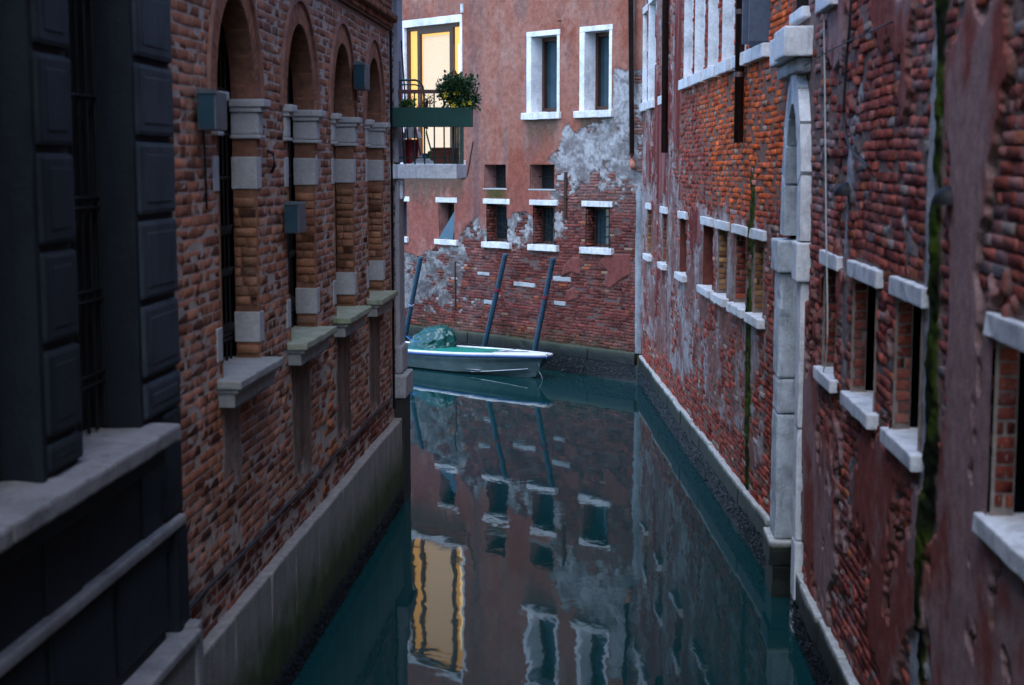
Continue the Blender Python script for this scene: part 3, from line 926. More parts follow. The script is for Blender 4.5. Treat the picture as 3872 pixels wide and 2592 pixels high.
REDB = lambda B, r: pal(B, r, (0.12, 0.025, 0.02), (0.30, 0.07, 0.04))
for i, (a, b) in enumerate(R1_LOW):
    o = r1_ops[i]; bl = i in (2, 3)
    wn_ = panel('window', R1, a - .02, b + .02, 2.74, 3.67, -.30, M['niche_red'] if bl else M['dark'], RB)
    reveal('reveal', R1, o, .30, M['niche_red'] if bl else M['mortar'], wn_, 'LRT')
    if not bl: brick_jamb(bwR, R1, o, .29, .24, .06, .014, REDB if i in (5, 1) else YEL, 160 + i)
    block('lintel', R1, a - .14, b + .12, 3.65, 3.765, -.1, .05, M['istria'], wn_, .01, .005, chip=.03)
    block('sill', R1, a - .12, b + .12, 2.655, 2.765, -.33, .09, M['istria'], wn_, .012, .006, chip=.06 if i in (4, 5) else .03)
for i, (a, b, t) in enumerate(R1_UP):
    o = r1_ops[7 + i]; z0 = o['z0']
    sh = i == 8
    wn_ = panel('window', R1, a - .02, b + .02, z0 - .02, t + .02, -.34, M['shutter'] if sh else M['glass_blue'], RB)
    reveal('reveal', R1, o, .33, M['shutter'] if sh else M['white_paint'], wn_, 'LRT')
    if i < 2:
        block('jamb', R1, b + .001, b + .09, z0, min(t, 9.4), -.1, .03, M['white_paint'], wn_, .008, .003)
    block('sill', R1, a - .06, b + .12, z0 - .16, z0 - .001, -.36, .085, M['istria'], wn_, .012, .005, chip=.03)
    if i < 2: block('lintel', R1, a - .1, b + .13, t, t + .14, -.1, .04, M['istria'], wn_, .01)
    if sh:
        for uu in (17.0, 17.45):
            block('shutter_leaf', R1, uu, uu + .04, z0 + .02, t, .0, .22, M['shutter'], wn_, .004, 0)
MB().box(R1, 15.4, 31.4, .3, 9.6, -.8, -.6).build('core_wall', M['dark'], RB)
ledge_run(R1, 15.9, 30.75, 1.15, .33, .60, -.1, .065, M['coping'], RB, 8)
MB().box(R1, 15.85, 31.1, -1.8, .335, -.3, .04).build('wet_base', M['base'], RB)
MB().box(R1, 15.67, 31.2, 8.19, 8.9, -.4, .02).build('upper_wall', M['upper_red'], RB)
bwR.build(300)

# ------------------------------------------------------------------ near right-hand house (R2) with the water gate
NB = empty('brick_house', R2.P(10, 0, 0), 'nearest right-hand house with peeling red plaster and a stone water gate', 'building')
R2_LOW = [(12.36, 13.10), (10.66, 11.62), (9.16, 9.95), (6.2, 7.44)]
r2_ops = [dict(u0=a, u1=b, z0=2.735, z1=3.64) for a, b in R2_LOW]
PORT = dict(u0=14.36, u1=15.36, z0=-.5, z1=5.12, spring=3.75)
r2_ops += [dict(u0=14.14, u1=15.58, z0=-.5, z1=5.38, spring=3.75), dict(u0=14.52, u1=15.30, z0=6.0, z1=8.2)]
r2_lint = [dict(u0=a - .14, u1=b + .1, z0=3.64, z1=3.765) for a, b in R2_LOW] + [dict(u0=a - .12, u1=b + .1, z0=2.61, z1=2.735) for a, b in R2_LOW] + [dict(u0=14.05, u1=15.7, z0=-.5, z1=5.9)]

def r2_func(u, z):
    v = fbm(u / .9, z / .8, 81) * .8 + fbm(u / .24, z / .24, 82) * .65 + fbm(u * 14, z * 16, 83) * .35
    hi = sst(z, 3.7, 4.0)
    lo = 1 - sst(z, 2.45, 2.75)
    g = v - .30 + .20 * np.exp(-((u - 12.0) / .9) ** 2) * hi + .16 * lo - .2 * (1 - hi) * (1 - lo)
    g = np.maximum(g, .25 - np.abs(u - 12.05) * 1.6 - (z - 3.3) ** 2 * .15 + v * .2)
    edge1 = .26 - np.abs(u - 9.05 - fbm(z * .9, z * 0, 84) * .25) * 1.2 + v * .25
    g = np.maximum(g, edge1)
    m1 = sst(g, .0, .12)
    s2 = fbm(u / .9, z / 1.0, 86) + .5 * fbm(u / .26, z / .3, 87) + .2 * fbm(u * 13, z * 13, 88)
    bot = sst(1.05 - z + fbm(u * 2, z, 89) * .5, 0, .35)
    red = s2 + .06 * lo - .05 - .55 * bot - .6 * hi - .1 * (1 - lo)
    colp = .30 - np.abs(u - 8.15 - fbm(z * .7, z * 0, 90) * .2) * .62 + s2 * .35 - .35 * sst(z, 5.0, 5.5)
    top = .2 - np.abs(u - 12.75) * .5 + s2 * .25 - sst(-z, -5.5, -4.95) * .6
    lowr = .20 * sst(-u, -8.9, -8.5) * (1 - sst(z, 3.9, 4.3)) + s2 * .6 - .1
    red = np.maximum(np.maximum(red, colp), np.maximum(top, lowr))
    m2 = sst(red, -.004, .010)
    mort = -.010 + fbm(u * 12, z * 16, 91) * .014
    und = .004 + fbm(u * 8, z * 8, 92) * .026
    h = mort * (1 - m1) + und * m1
    h = h * (1 - m2) + (.028 + fbm(u * 3, z * 3, 93) * .014) * m2
    mo = np.exp(-((u - 8.83 - fbm(z * 1.2, z * 0, 94) * .2 - fbm(u * 9, z * 6, 132) * .1) / (.06 + .10 * vn(z * 1.6, z * 0, 133))) ** 4) * (.35 + .65 * sst(fbm(u * 3, z * 1.6, 134), -.25, .05))
    h = h + mo * (.03 + fbm(u * 14, z * 12, 95) * .06)
    c = np.broadcast_to(np.array((0.24, 0.165, 0.145)), u.shape + (3,))
    gry = lerp((0.22, 0.175, 0.165), (0.42, 0.42, 0.43), sst(fbm(u * 3, z * 1.4, 96), -.15, .2))
    c = lerp(c, gry, m1)
    pale = sst(fbm(u / .9, z / 1.2, 97) + .5 * fbm(u * 6, z * 5, 98) + .25 * np.exp(-((u - 7.95) / .3) ** 2), -.12, .22)
    c = lerp(c, lerp((0.29, 0.085, 0.068), (0.37, 0.23, 0.22), pale), m2)
    gm = lerp((0.012, 0.015, 0.008), (0.05, 0.075, 0.010), sst(fbm(u * 7, z * 4, 99), -.15, .2))
    c = lerp(c, gm, sst(mo, .25, .7))
    return h, c, np.maximum(np.maximum(m2, m1 * .99), sst(mo, .4, .7))

field('plaster', R2, 5.2, 15.67, .45, 7.2, .02, .018, r2_ops, r2_func, NB)
bwN = Brickwork(NB, 303)
B = lay_bricks(5.3, 15.66, .55, 7.1, r2_ops + r2_lint, .25, .061, .013, 23, .04)
_, _, cov = r2_func(B[:, 0], B[:, 1])
r = np.random.default_rng(25)
keep = cov < .45 + .5 * r.random(len(B)) ** 1.5; B = B[keep]; cov = cov[keep]
tn = pal(B, r, (0.21, 0.042, 0.033), (0.45, 0.105, 0.07), .2)
k = r.random(len(B)); tn[k < .06] = (0.30, 0.24, 0.22); tn[(k > .06) & (k < .1)] = (0.42, 0.12, 0.05)
lime = sst(fbm(B[:, 0] * 1.3, B[:, 1] * 1.1, 131) + .3 * (r.random(len(B)) - .5), .0, .3) * sst(B[:, 1], 3.7, 4.1)
tn = lerp(tn, lerp((0.22, 0.15, 0.15), (0.36, 0.36, 0.38), r.random(len(B))), np.clip(cov * 1.1 + lime * .7, 0, .8))
pr = r.normal(0, .005, len(B))
ero = sst(fbm(B[:, 0] * 1.2, B[:, 1] * 1.5, 79), -.05, .2) * sst(B[:, 1], 3.9, 4.3)
pr += ero * r.normal(-.006, .015, len(B)); pr[r.random(len(B)) < .03] -= .04
bwN.add(R2, B, pr, tn)
for i, (a, b) in enumerate(R2_LOW):
    o = r2_ops[i]
    wn_ = panel('window', R2, a - .02, b + .4, 2.7, 3.7, -.46, M['void'], NB)
    reveal('reveal', R2, o, .105, M['mortar'], wn_, 'LRT')
    brick_jamb(bwN, R2, o, .105, .245, .061, .014, REDB, 260 + i)
    block('lintel', R2, a - .14, b + .1, 3.64, 3.765, -.1, .045, M['istria'], wn_, .01, .006, chip=.05)
    block('sill', R2, a - .12, b + .10, 2.625, 2.735, -.2, .075, M['istria'], wn_, .014, .007, .09, chip=.06)
# high window over the gate
o = r2_ops[-1]
wn_ = panel('window', R2, o['u0'], o['u1'], 6.0, 8.2, -.2, M['glass'], NB)
reveal('reveal', R2, o, .2, M['iron'], wn_)
block('sill', R2, o['u0'] - .1, o['u1'] + .05, 5.90, 5.999, -.1, .08, M['istria'], wn_)
block('sill', R2, 12.6, 13.4, 5.82, 5.98, -.1, .1, M['istria'], NB)
# the gate: far and near jambs in blocks, impost, pointed head, hood
gate = panel('gate_door', R2, 14.2, 15.4, -.6, 5.3, -.55, M['dark'], NB)
zj = [.60, 2.02, 2.38, 3.28]
for a, b in ((.61, 1.93), (1.945, 2.30), (2.315, 3.40)):
    block('jamb_stone', R2, 15.361, 15.80, a, b, -.5, .115, M['jamb_stone'], gate, .03, .008, .09, chip=.03)
for a, b in ((-.4, .9), (.905, 2.0), (2.005, 3.40)):
    block('jamb_stone', R2, 14.10, 14.359, a, b, -.45, .075, M['istria'], gate, .02, .006, .1, chip=.03)
block('impost', R2, 15.30, 15.84, 3.41, 3.74, -.5, .15, M['jamb_stone'], gate, .02, .008)
block('impost', R2, 14.06, 14.40, 3.41, 3.78, -.45, .125, M['istria'], gate, .02, .006)
block('coping_stone', R2, 15.27, 15.93, .34, .60, -.5, .17, M['coping'], gate, .02, .007, .09, chip=.03)
block('base_stone', R2, 15.29, 15.92, -1.8, .338, -.5, .14, M['coping'], gate, .02, .012, .12)
# voussoirs of the head, each a stone of its own
cu = (PORT['u0'] + PORT['u1']) / 2; hw = (PORT['u1'] - PORT['u0']) / 2
def arc(k, grow=0.0):
    """k 0..1 from the near springing to the far one along the stilted pointed head"""
    a = math.pi * k
    return cu - (hw + grow) * math.cos(a), 3.755 + (1.36 + grow * 1.15) * math.sin(a) ** .85
NV = 9
for i in range(NV):
    k0, k1 = i / NV, (i + 1) / NV
    pts = []
    for dd in (-.16 if i > 3 else -.4, .09):
        for k, g in ((k0, 0), (k1, 0), (k1, .27), (k0, .27)):
            kk = min(max(k + (.004 if k == k0 else -.004), 0), 1)
            u, z = arc(kk, g); pts.append(R2.P(u, z, dd))
    pyd('voussoir', pts, [(0, 1, 2, 3), (4, 7, 6, 5), (0, 4, 5, 1), (1, 5, 6, 2), (2, 6, 7, 3), (3, 7, 4, 0)], M['istria'] if i < 5 else M['jamb_stone'], gate)
# hood above
block('hood', R2, 14.25, 15.05, 5.52, 5.80, -.1, .26, M['istria'], gate, .02, .006)
block('hood', R2, 15.06, 15.95, 5.52, 5.80, -.1, .20, M['istria'], gate, .02, .006)
block('hood_bed', R2, 14.35, 15.9, 5.38, 5.519, -.1, .13, M['istria_grey'], gate, .04, .006)
MB().box(R2, 5.0, 15.8, -1.8, 8.4, -.9, -.7).build('core_wall', M['dark'], NB)
ledge_run(R2, 6.0, 14.42, .95, .32, .60, -.1, .075, M['coping'], NB, 18)
MB().box(R2, 5.2, 14.4, -1.8, .325, -.3, .045).build('wet_base', M['base'], NB)
MB().box(R2, 14.4, 15.9, -1.8, -.05, -.6, .0).build('water_step', M['base'], NB)
MB().box(R2, 9.5, 15.67, 7.19, 8.9, -.4, .02).build('upper_wall', M['upper_red'], NB)
MB().box(R2, -8, 9.5, 7.19, 13.0, -.4, .02).build('upper_wall', M['upper_red'], NB)  # unseen storeys, height added to darken the near canal
MB().box(R2, -8, 5.21, -1.8, 7.19, -.4, .02).build('rear_wall', M['upper_red'], NB)
bwN.build(300)
# ------------------------------------------------------------------ left-hand brick building with arched windows
LB = empty('arched_building', L.P(14.5, 0, 0), 'orange brick building with tall arched windows along the left bank', 'building')
L_WIN = [(11.03, 12.22), (13.40, 14.60), (15.62, 16.76), (17.75, 18.86)]
l_ops = [dict(u0=a, u1=b, z0=2.93, z1=5.79, spring=5.02) for a, b in L_WIN]

def l_func(u, z):
    h = -.0008 + fbm(u * 14, z * 18, 111) * .003
    c = np.broadcast_to(np.array((0.46, 0.37, 0.31)), u.shape + (3,))
    m = np.zeros(u.shape)
    for i, (a, b) in enumerate(L_WIN):
        k = np.minimum(u - a + .02, (b - .28) - u if i else (a + .5) - u) + fbm(u * 4, z * 2, 112 + i) * .18
        zz = (1.58 if i else 1.9) + fbm(u * 3, z * 0, 117 + i) * .5
        k = np.minimum(k, (z - zz) * .6)
        k = np.where(z < 2.75, k, -1)
        m = np.maximum(m, sst(k + fbm(u * 7, z * 4, 151 + i) * .22, -.02, .10) * (.9 if i else .6))
    h = h * (1 - m) + (.009 + fbm(u * 5, z * 5, 115) * .012) * m
    c = lerp(c, lerp((0.10, 0.06, 0.045), (0.20, 0.12, 0.085), sst(fbm(u * 9, z * 1.0, 116), -.2, .25)), m)
    return h, c, m
field('plaster', L, 9.7, 20.5, .9, 7.0, .03, .024, l_ops, l_func, LB)
bwL = Brickwork(LB, 404)
quo = []
for a, b in L_WIN:
    for z0, z1 in ((3.06, 3.31), (4.31, 4.57), (4.72, 5.02)):
        quo += [dict(u0=a - .13, u1=a, z0=z0, z1=z1), dict(u0=b, u1=b + .15, z0=z0, z1=z1)]
    quo.append(dict(u0=a - .12, u1=b + .08, z0=2.72, z1=2.93))
ring = [dict(u0=a - .22, u1=b + .22, z0=5.02, z1=6.03, spring=5.02) for a, b in L_WIN]
B = lay_bricks(9.84, 19.55, 1.0, 6.20, l_ops + quo + ring, .262, .068, .012, 33, .012)
_, _, cov = l_func(B[:, 0], B[:, 1]); B = B[cov < .75]
r = np.random.default_rng(35)
tl = pal(B, r, (0.22, 0.078, 0.042), (0.40, 0.155, 0.085), .12)
wet = sst(1.62 - B[:, 1] + fbm(B[:, 0] * 2, B[:, 1], 121) * .3, 0, .12)
tl = lerp(tl, pal(B, r, (0.10, 0.025, 0.018), (0.24, 0.06, 0.035), .2), wet * .85)
rough = sst(fbm(B[:, 0] * .9, B[:, 1] * 1.1, 122) + .5 * (1.9 - B[:, 1]), .0, .4)
scar = np.exp(-((B[:, 0] - 15.1) / .35) ** 2) * sst(2.55 - B[:, 1], 0, .3)
tl = lerp(tl, pal(B, r, (0.16, 0.045, 0.015), (0.42, 0.13, 0.04), .2), scar * .9)
pr = r.normal(.002, .0012, len(B)) + (rough * .22 + scar) * r.normal(-.004, .013, len(B))
bwL.add(L, B, pr, tl)
# two projecting courses near the top
for k, (z0, d) in enumerate(((6.20, .07), (6.30, .13))):
    B = lay_bricks(9.84, 19.55, z0, z0 + .17, [], .262, .068, .012, 43 + k, .0)
    B = B[(B[:, 1] > z0) & (B[:, 1] < z0 + .12)]
    bwL.add(L, B, np.full(len(B), d), pal(B, r, (0.17, 0.062, 0.034), (0.31, 0.118, 0.064), .13))
    MB().box(L, 9.84, 19.55, z0 + .01, z0 + .09, -.04, d - .02).build('corbel_core', M['upper_left'], LB)
B = lay_bricks(9.84, 19.55, 6.40, 7.0, [], .262, .068, .012, 47, .012)
bwL.add(L, B, r.normal(.05, .003, len(B)), pal(B, r, (0.17, 0.062, 0.034), (0.31, 0.118, 0.064), .13))
MB().box(L, 9.84, 19.55, 6.41, 7.0, -.04, .035).build('corbel_core', M['upper_left'], LB)
# the greyer brick return before the corner pilaster
B = lay_bricks(19.66, 20.45, 1.0, 7.4, [], .262, .068, .012, 49, .01)
bwL.add(L, B, r.normal(0, .003, len(B)), pal(B, r, (0.10, 0.07, 0.065), (0.22, 0.15, 0.14), .12))
for i, ((a, b), o) in enumerate(zip(L_WIN, l_ops)):
    wn_ = panel('window', L, a - .02, b + .25, 2.9, 5.85, -.30, M['void'], LB)
    reveal('reveal', L, o, .19, M['soffit'], wn_, 'LRT')
    j = dict(u0=a, u1=b, z0=2.93, z1=5.0)
    brick_jamb(bwL, L, j, .19, .262, .068, .012, lambda B, r: pal(B, r, (0.19, 0.078, 0.042), (0.35, 0.155, 0.08), .12), 360 + i, gaps=((3.06, 3.31), (4.31, 4.57), (4.70, 5.04)))
    # ring of brick voussoirs and thin label above
    cu = (a + b) / 2; hw = (b - a) / 2; N = 30
    m = MB()
    for q in range(N):
        t0 = math.pi * (q + .06) / N; t1 = math.pi * (q + .94) / N
        pts = []
        for dd in (-.19, .004):
            for t, g in ((t0, 0), (t1, 0), (t1, .2), (t0, .2)):
                pts.append(L.P(cu - (hw + g) * math.cos(t), 5.02 + (.77 + g) * math.sin(t), dd + random.uniform(-.002, .002)))
        m.add(pts, [(0, 1, 2, 3), (4, 7, 6, 5), (0, 4, 5, 1), (1, 5, 6, 2), (2, 6, 7, 3), (3, 7, 4, 0)])
    tag(m.build('voussoirs', M['arch_brick'], wn_), kind='stuff')
    m = MB(); N = 24
    for q in range(N):
        t0 = math.pi * q / N; t1 = math.pi * (q + 1) / N
        pts = []
        for dd in (-.05, .03):
            for t, g in ((t0, .205), (t1, .205), (t1, .245), (t0, .245)):
                pts.append(L.P(cu - (hw + g) * math.cos(t), 5.02 + (.77 + g) * math.sin(t), dd))
        m.add(pts, [(0, 1, 2, 3), (4, 7, 6, 5), (0, 4, 5, 1), (2, 6, 7, 3)])
    m.build('label_mould', M['arch_trim'], wn_)
    for z0, z1 in ((3.06, 3.31), (4.31, 4.57)):
        block('quoin', L, b - .012, b + .15, z0, z1, -.20, .012, M['quoin'], wn_, .008, .003)
        block('quoin', L, a - .13, a + .012, z0, z1, -.20, .012, M['quoin'], wn_, .008, .003)
    for s0, s1 in ((b - .015, b + .15), (a - .13, a + .015)):
        block('capital', L, s0, s1, 4.745, 4.925, -.20, .035, M['quoin'], wn_, .02, .003)
        block('capital', L, s0 - .012, s1 + .012, 4.715, 4.744, -.20, .05, M['quoin'], wn_, .008, .002)
        block('capital', L, s0 - .015, s1 + .02, 4.926, 4.965, -.20, .06, M['quoin'], wn_, .01, .002)
        block('capital', L, s0 - .03, s1 + .04, 4.966, 5.03, -.20, .09, M['quoin'], wn_, .012, .002)
    sm = M['sill_moss'] if i else M['worn_sill']
    block('sill', L, a - .15, b + .09, 2.865, 2.93, -.4, .185, sm, wn_, .012, .004, .08, chip=.03)
    block('sill_bed', L, a - .12, b + .06, 2.83, 2.864, -.05, .155, M['worn_sill'], wn_, .008, .003)
    block('sill_bed', L, a - .10, b + .04, 2.72, 2.829, -.05, .12, M['worn_sill'], wn_, .012, .004)
    m = MB()
    for q in range(9):
        u = a + (b - a) * (q + .5) / 9; m.tube([L.P(u, 2.93, -.22), L.P(u, 5.55, -.22)], .011, 5)
    for z in (3.1, 3.14, 3.22, 3.62, 3.66, 3.95, 4.0, 4.4, 4.75, 5.1): m.tube([L.P(a, z, -.22), L.P(b, z, -.22)], .014, 5)
    for z in (3.18, 3.64, 3.98):
        for q in range(18):
            u = a + (b - a) * (q + .5) / 18
            m.tube([L.P(u - .02, z - .03, -.215), L.P(u, z + .04, -.2), L.P(u + .02, z - .03, -.215)], .008, 4)
    m.build('grille', M['iron'], wn_)
# stone plinth above the water
def plinth_run():
    u = 9.86; rr = random.Random(3)
    while u < 19.9:
        ln = min(rr.uniform(.95, 1.35), 19.95 - u)
        if 19.95 - u - ln < .3: ln = 19.95 - u
        block('plinth_stone', L, u + .003, u + ln - .003, -1.8, 1.15 + rr.uniform(-.006, .006), -.1, .10 + rr.uniform(-.006, .004), M['plinth'], LB, .022, .005, .2, chip=.02)
        u += ln
plinth_run()
MB().box(L, 9.6, 20.4, -1.8, 7.0, -.8, -.6).build('core_wall', M['dark'], LB)
def roof(u0, u1, z, parent):
    m = MB(); m.add([L.P(u, zz, d) for u in (u0, u1) for d, zz in ((.45, z - .12), (-6, z + 2.0), (-6, z + 2.15), (.45, z + .03))],
                    [(0, 1, 2, 3), (4, 7, 6, 5), (0, 4, 5, 1), (1, 5, 6, 2), (2, 6, 7, 3), (3, 7, 4, 0)])
    m.build('roof', M['terracotta'], parent)
MB().box(L, 9.83, 20.5, 6.99, 7.3, -.4, .05).build('upper_wall', M['upper_left'], LB)
roof(9.83, 20.6, 7.4, LB)
E_ = Wall((0, 0), 0, 1, t=(-L.n[0], -L.n[1])); 
MB().box(L, 20.42, 20.5, -1.8, 7.3, -8, -.02).build('end_wall', M['upper_left'], LB)
bwL.build(300)

# corner pilaster with its base, and the balcony
CP = empty('corner_pilaster', L.P(20.1, 0, 0), 'pale stone pilaster on a projecting base at the corner of the arched building', 'pilaster')
block('shaft', L, 19.98, 20.47, 1.76, 4.30, -.1, .055, M['pilaster'], CP, .012, .003)
block('shaft', L, 19.98, 20.47, 4.54, 7.3, -.1, .055, M['pilaster'], CP, .012, .003)
block('base_block', L, 19.72, 20.46, 1.42, 1.72, -.1, .165, M['base_speckled'], CP, .02, .006, .08, chip=.03)
block('base_moulding', L, 19.9, 20.46, 1.721, 2.1, -.1, .10, M['pilaster'], CP, .05, .004)
for k in range(3):
    block('plank', L, 19.76 + k * .24, 19.985 + k * .24, -1.8, 1.415, -.1, .14 - k * .01, M['wood_wet'], CP, .012, .006, .15)

BL = empty('balcony', L.P(20.3, 4.3, .4), 'small white slab balcony with green railing jutting from the corner', 'balcony')
block('slab', L, 19.95, 21.3, 4.325, 4.515, .0, .83, M['slab'], BL, .012, .003)
block('slab_band', L, 19.6, 19.949, 4.325, 4.515, -.05, .05, M['slab'], BL, .012, .003)
m = MB()
m.box(L, 19.985, 20.025, 5.44, 5.49, .0, .80)
m.build('top_rail', M['rail_brown'], BL)
for k, d in enumerate((.03, .14, .27, .40, .53, .66, .78)):
    MB().tube([L.P(20.005, 4.51, d), L.P(20.005, 5.44, d)], .010 if k not in (0, 6) else .016, 6).build('baluster', M['rail_green'], BL)
for k in range(6):
    MB().tube([L.P(20.2 + k * .2, 4.51, .79), L.P(20.2 + k * .2, 5.44, .79)], .010, 6).build('baluster', M['rail_green'], BL)
m = MB(); m.box(L, 20.026, 21.28, 5.44, 5.49, .77, .81); m.build('side_rail', M['rail_brown'], BL)
m = MB(); m.tube([L.P(20.005, 4.60, .01), L.P(20.005, 4.60, .79)], .008, 5); m.build('bottom_rail', M['rail_green'], BL)
for d in (.1, .68): block('bracket', L, 20.05, 20.25, 4.05, 4.324, -.05, .0 + d, M['slab'], BL, .03) if d < .2 else None

# ------------------------------------------------------------------ near left: sooty stone window, its colour darkened to stand in for shade
SB = empty('stone_front', L.P(8.2, 0, 0), 'sooty stone window front with block quoins at the left edge, edge dimness painted into its colour', 'stone front')
def quoin_stack(u0, u1, zs, d1, parent, mt):
    for a, b in zip(zs[:-1], zs[1:]):
        block('quoin', L, u0, u1, a + .018, b - .018, -.3, d1, M[mt], parent, .03, .004, .14)
        block('quoin_panel', L, u0 + .09, u1 - .09, a + .09, b - .09, d1 - .02, d1 + .005, M[mt], parent, .01, .002, .3)
zs = [2.92, 3.18, 3.66, 4.18, 4.66, 5.13, 5.61, 6.1, 6.6]
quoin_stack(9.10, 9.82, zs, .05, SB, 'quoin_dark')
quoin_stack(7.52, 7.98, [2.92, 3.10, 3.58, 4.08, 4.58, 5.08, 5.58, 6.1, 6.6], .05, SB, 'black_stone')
for a, b in ((7.98, 9.10), (6.3, 7.52)):
    MB().box(L, b - .06, b, 2.9, 6.6, -.32, .02).build('jamb', M['black_stone'], SB)
    wn_ = panel('window', L, a, b, 2.9, 6.6, -.30, M['dark'], SB)
    m = MB()
    for q in range(8):
        u = a + (b - a) * (q + .5) / 8; m.tube([L.P(u, 2.92, -.2), L.P(u, 6.6, -.2)], .012, 5)
    for z in (3.2, 3.26, 3.7, 3.76, 4.25, 4.31, 4.9, 5.5): m.tube([L.P(a, z, -.2), L.P(b, z, -.2)], .014, 5)
    m.build('grille', M['iron'], wn_)
for a, b in ((9.04, 9.86), (7.46, 8.0), (5.2, 6.36)):
    MB().box(L, a + .02, b - .02, 2.0, 6.6, -.31, .012).build('pier_core', M['dark'], SB)
MB().box(L, 5.0, 9.8, 2.0, 6.7, -.8, -.5).build('core_wall', M['dark'], SB)
for a, b in ((5.2, 6.6), (6.605, 8.0), (8.005, 9.24)):
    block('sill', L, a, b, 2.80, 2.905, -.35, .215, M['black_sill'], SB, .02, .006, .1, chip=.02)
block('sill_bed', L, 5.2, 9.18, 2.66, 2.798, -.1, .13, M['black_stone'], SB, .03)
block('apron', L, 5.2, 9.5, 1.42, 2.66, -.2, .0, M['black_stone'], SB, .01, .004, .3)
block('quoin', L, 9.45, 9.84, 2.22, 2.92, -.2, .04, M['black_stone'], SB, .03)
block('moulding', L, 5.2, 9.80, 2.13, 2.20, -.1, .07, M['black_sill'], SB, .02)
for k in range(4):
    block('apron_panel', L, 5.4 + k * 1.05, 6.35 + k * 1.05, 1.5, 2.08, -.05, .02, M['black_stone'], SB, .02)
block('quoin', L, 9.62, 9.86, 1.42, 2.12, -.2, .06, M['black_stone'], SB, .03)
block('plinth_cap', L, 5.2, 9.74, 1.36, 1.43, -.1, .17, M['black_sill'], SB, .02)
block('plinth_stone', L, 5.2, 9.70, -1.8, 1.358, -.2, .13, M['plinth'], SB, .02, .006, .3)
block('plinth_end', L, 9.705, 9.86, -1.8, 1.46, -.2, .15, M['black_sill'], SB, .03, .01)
MB().box(L, -8, 9.82, 6.6, 13.0, -.4, .04).build('upper_wall', M['upper_left'], SB)  # unseen storeys raised tall to cut light on the near left
roof(-8, 9.82, 13.1, SB)
MB().box(L, -8, 5.2, -1.8, 6.6, -.4, .02).build('rear_wall', M['upper_left'], SB)

# ------------------------------------------------------------------ mussels under the ledges
def mussels(name, w, u0, u1, z0, z1, d, n, label, seed, taper=None):
    r = np.random.default_rng(seed)
    base = np.array([(-1, 0, 0), (1, 0, 0), (0, .42, 0), (0, -.42, 0), (.15, 0, .5)])
    fq = np.array([(0, 2, 4, 4), (2, 1, 4, 4), (1, 3, 4, 4), (3, 0, 4, 4)])
    u = r.uniform(u0, u1, n); z = z0 + (z1 - z0) * r.random(n) ** .8
    keep = fbm(u * 3, z * 4, seed) + .15 + .25 * (z - z0) / (z1 - z0) > 0
    u, z = u[keep], z[keep]; n = len(u)
    s = r.uniform(.010, .024, n); an = r.uniform(0, math.pi, n); tilt = r.normal(0, .5, n)
    ca, sa = np.cos(an), np.sin(an)
    X = base[None, :, 0] * s[:, None]; Y = base[None, :, 1] * s[:, None]; D = base[None, :, 2] * s[:, None] + X * np.tan(np.clip(tilt, -1, 1))[:, None]
    UU = u[:, None] + X * ca[:, None] - Y * sa[:, None]; ZZ = z[:, None] + X * sa[:, None] + Y * ca[:, None]
    DD = d + r.uniform(-.004, .03, n)[:, None] + D
    V = w.A(UU, ZZ, DD); V[..., 2] = ZZ
    tri = np.array([(0, 2, 4), (2, 1, 4), (1, 3, 4), (3, 0, 4)])
    T = (tri[None] + (np.arange(n) * 5)[:, None, None]).reshape(-1, 3)
    me = bpy.data.meshes.new(name)
    me.vertices.add(n * 5); me.vertices.foreach_set('co', V.reshape(-1).astype(np.float32))
    me.loops.add(len(T) * 3); me.loops.foreach_set('vertex_index', T.ravel().astype(np.int32))
    me.polygons.add(len(T)); me.polygons.foreach_set('loop_start', np.arange(0, len(T) * 3, 3, dtype=np.int32))
    me.update(calc_edges=True)
    o = put(name, me, M['mussel'])
    return tag(o, label, 'mussels', kind='stuff')
mussels('mussels', R1, 15.9, 30.8, .03, .34, .04, 26000, 'black mussels crusting the wet base of the long right-hand house', 1)
mussels('mussels', R2, 7.0, 14.35, .03, .33, .045, 12000, 'black mussels crusting the base below the nearest right-hand house', 2)
mussels('mussels', F, .1, 8.5, .03, .36, .06, 9000, 'black mussels along the base of the pink facing house', 3)
mussels('mussels', L, 10.0, 19.7, .0, .22, .10, 9000, 'black mussels at the foot of the left stone plinth', 4)

#@@OBJECTS
# ------------------------------------------------------------------ mooring poles
def pole(b, t, r, label):
    b = Vector(b); t = Vector(t)
    dirn = (t - b).normalized()
    base = b - dirn * (b.z + 1.7) / dirn.z
    n = 14; k = 16
    v = []; f = []
    L_ = (t - base).length
    x = dirn.orthogonal().normalized(); y = dirn.cross(x)
    for i in range(k + 1):
        p = base + dirn * L_ * i / k
        for j in range(n):
            a = 2 * math.pi * j / n
            rr = r * (1 + .04 * mnoise.noise(Vector((i * .5, j * .9, t.x)))) * (1 - .08 * i / k)
            v.append(p + (x * math.cos(a) + y * math.sin(a)) * rr)
    for i in range(k):
        for j in range(n):
            a = i * n + j; c = i * n + (j + 1) % n
            f.append((a, c, c + n, a + n))
    top = t + dirn * .02
    v += [top + (x * math.cos(2 * math.pi * j / n) + y * math.sin(2 * math.pi * j / n)) * r * .7 for j in range(n)]
    m0 = k * n; m1 = (k + 1) * n
    for j in range(n): f.append((m0 + j, m0 + (j + 1) % n, m1 + (j + 1) % n, m1 + j))
    f.append(tuple(m1 + j for j in range(n)))
    o = pyd('mooring_pole', v, f, M['pole'], smooth=False, loc=base)
    return tag(o, label, 'pole', 'mooring poles against the facing wall')
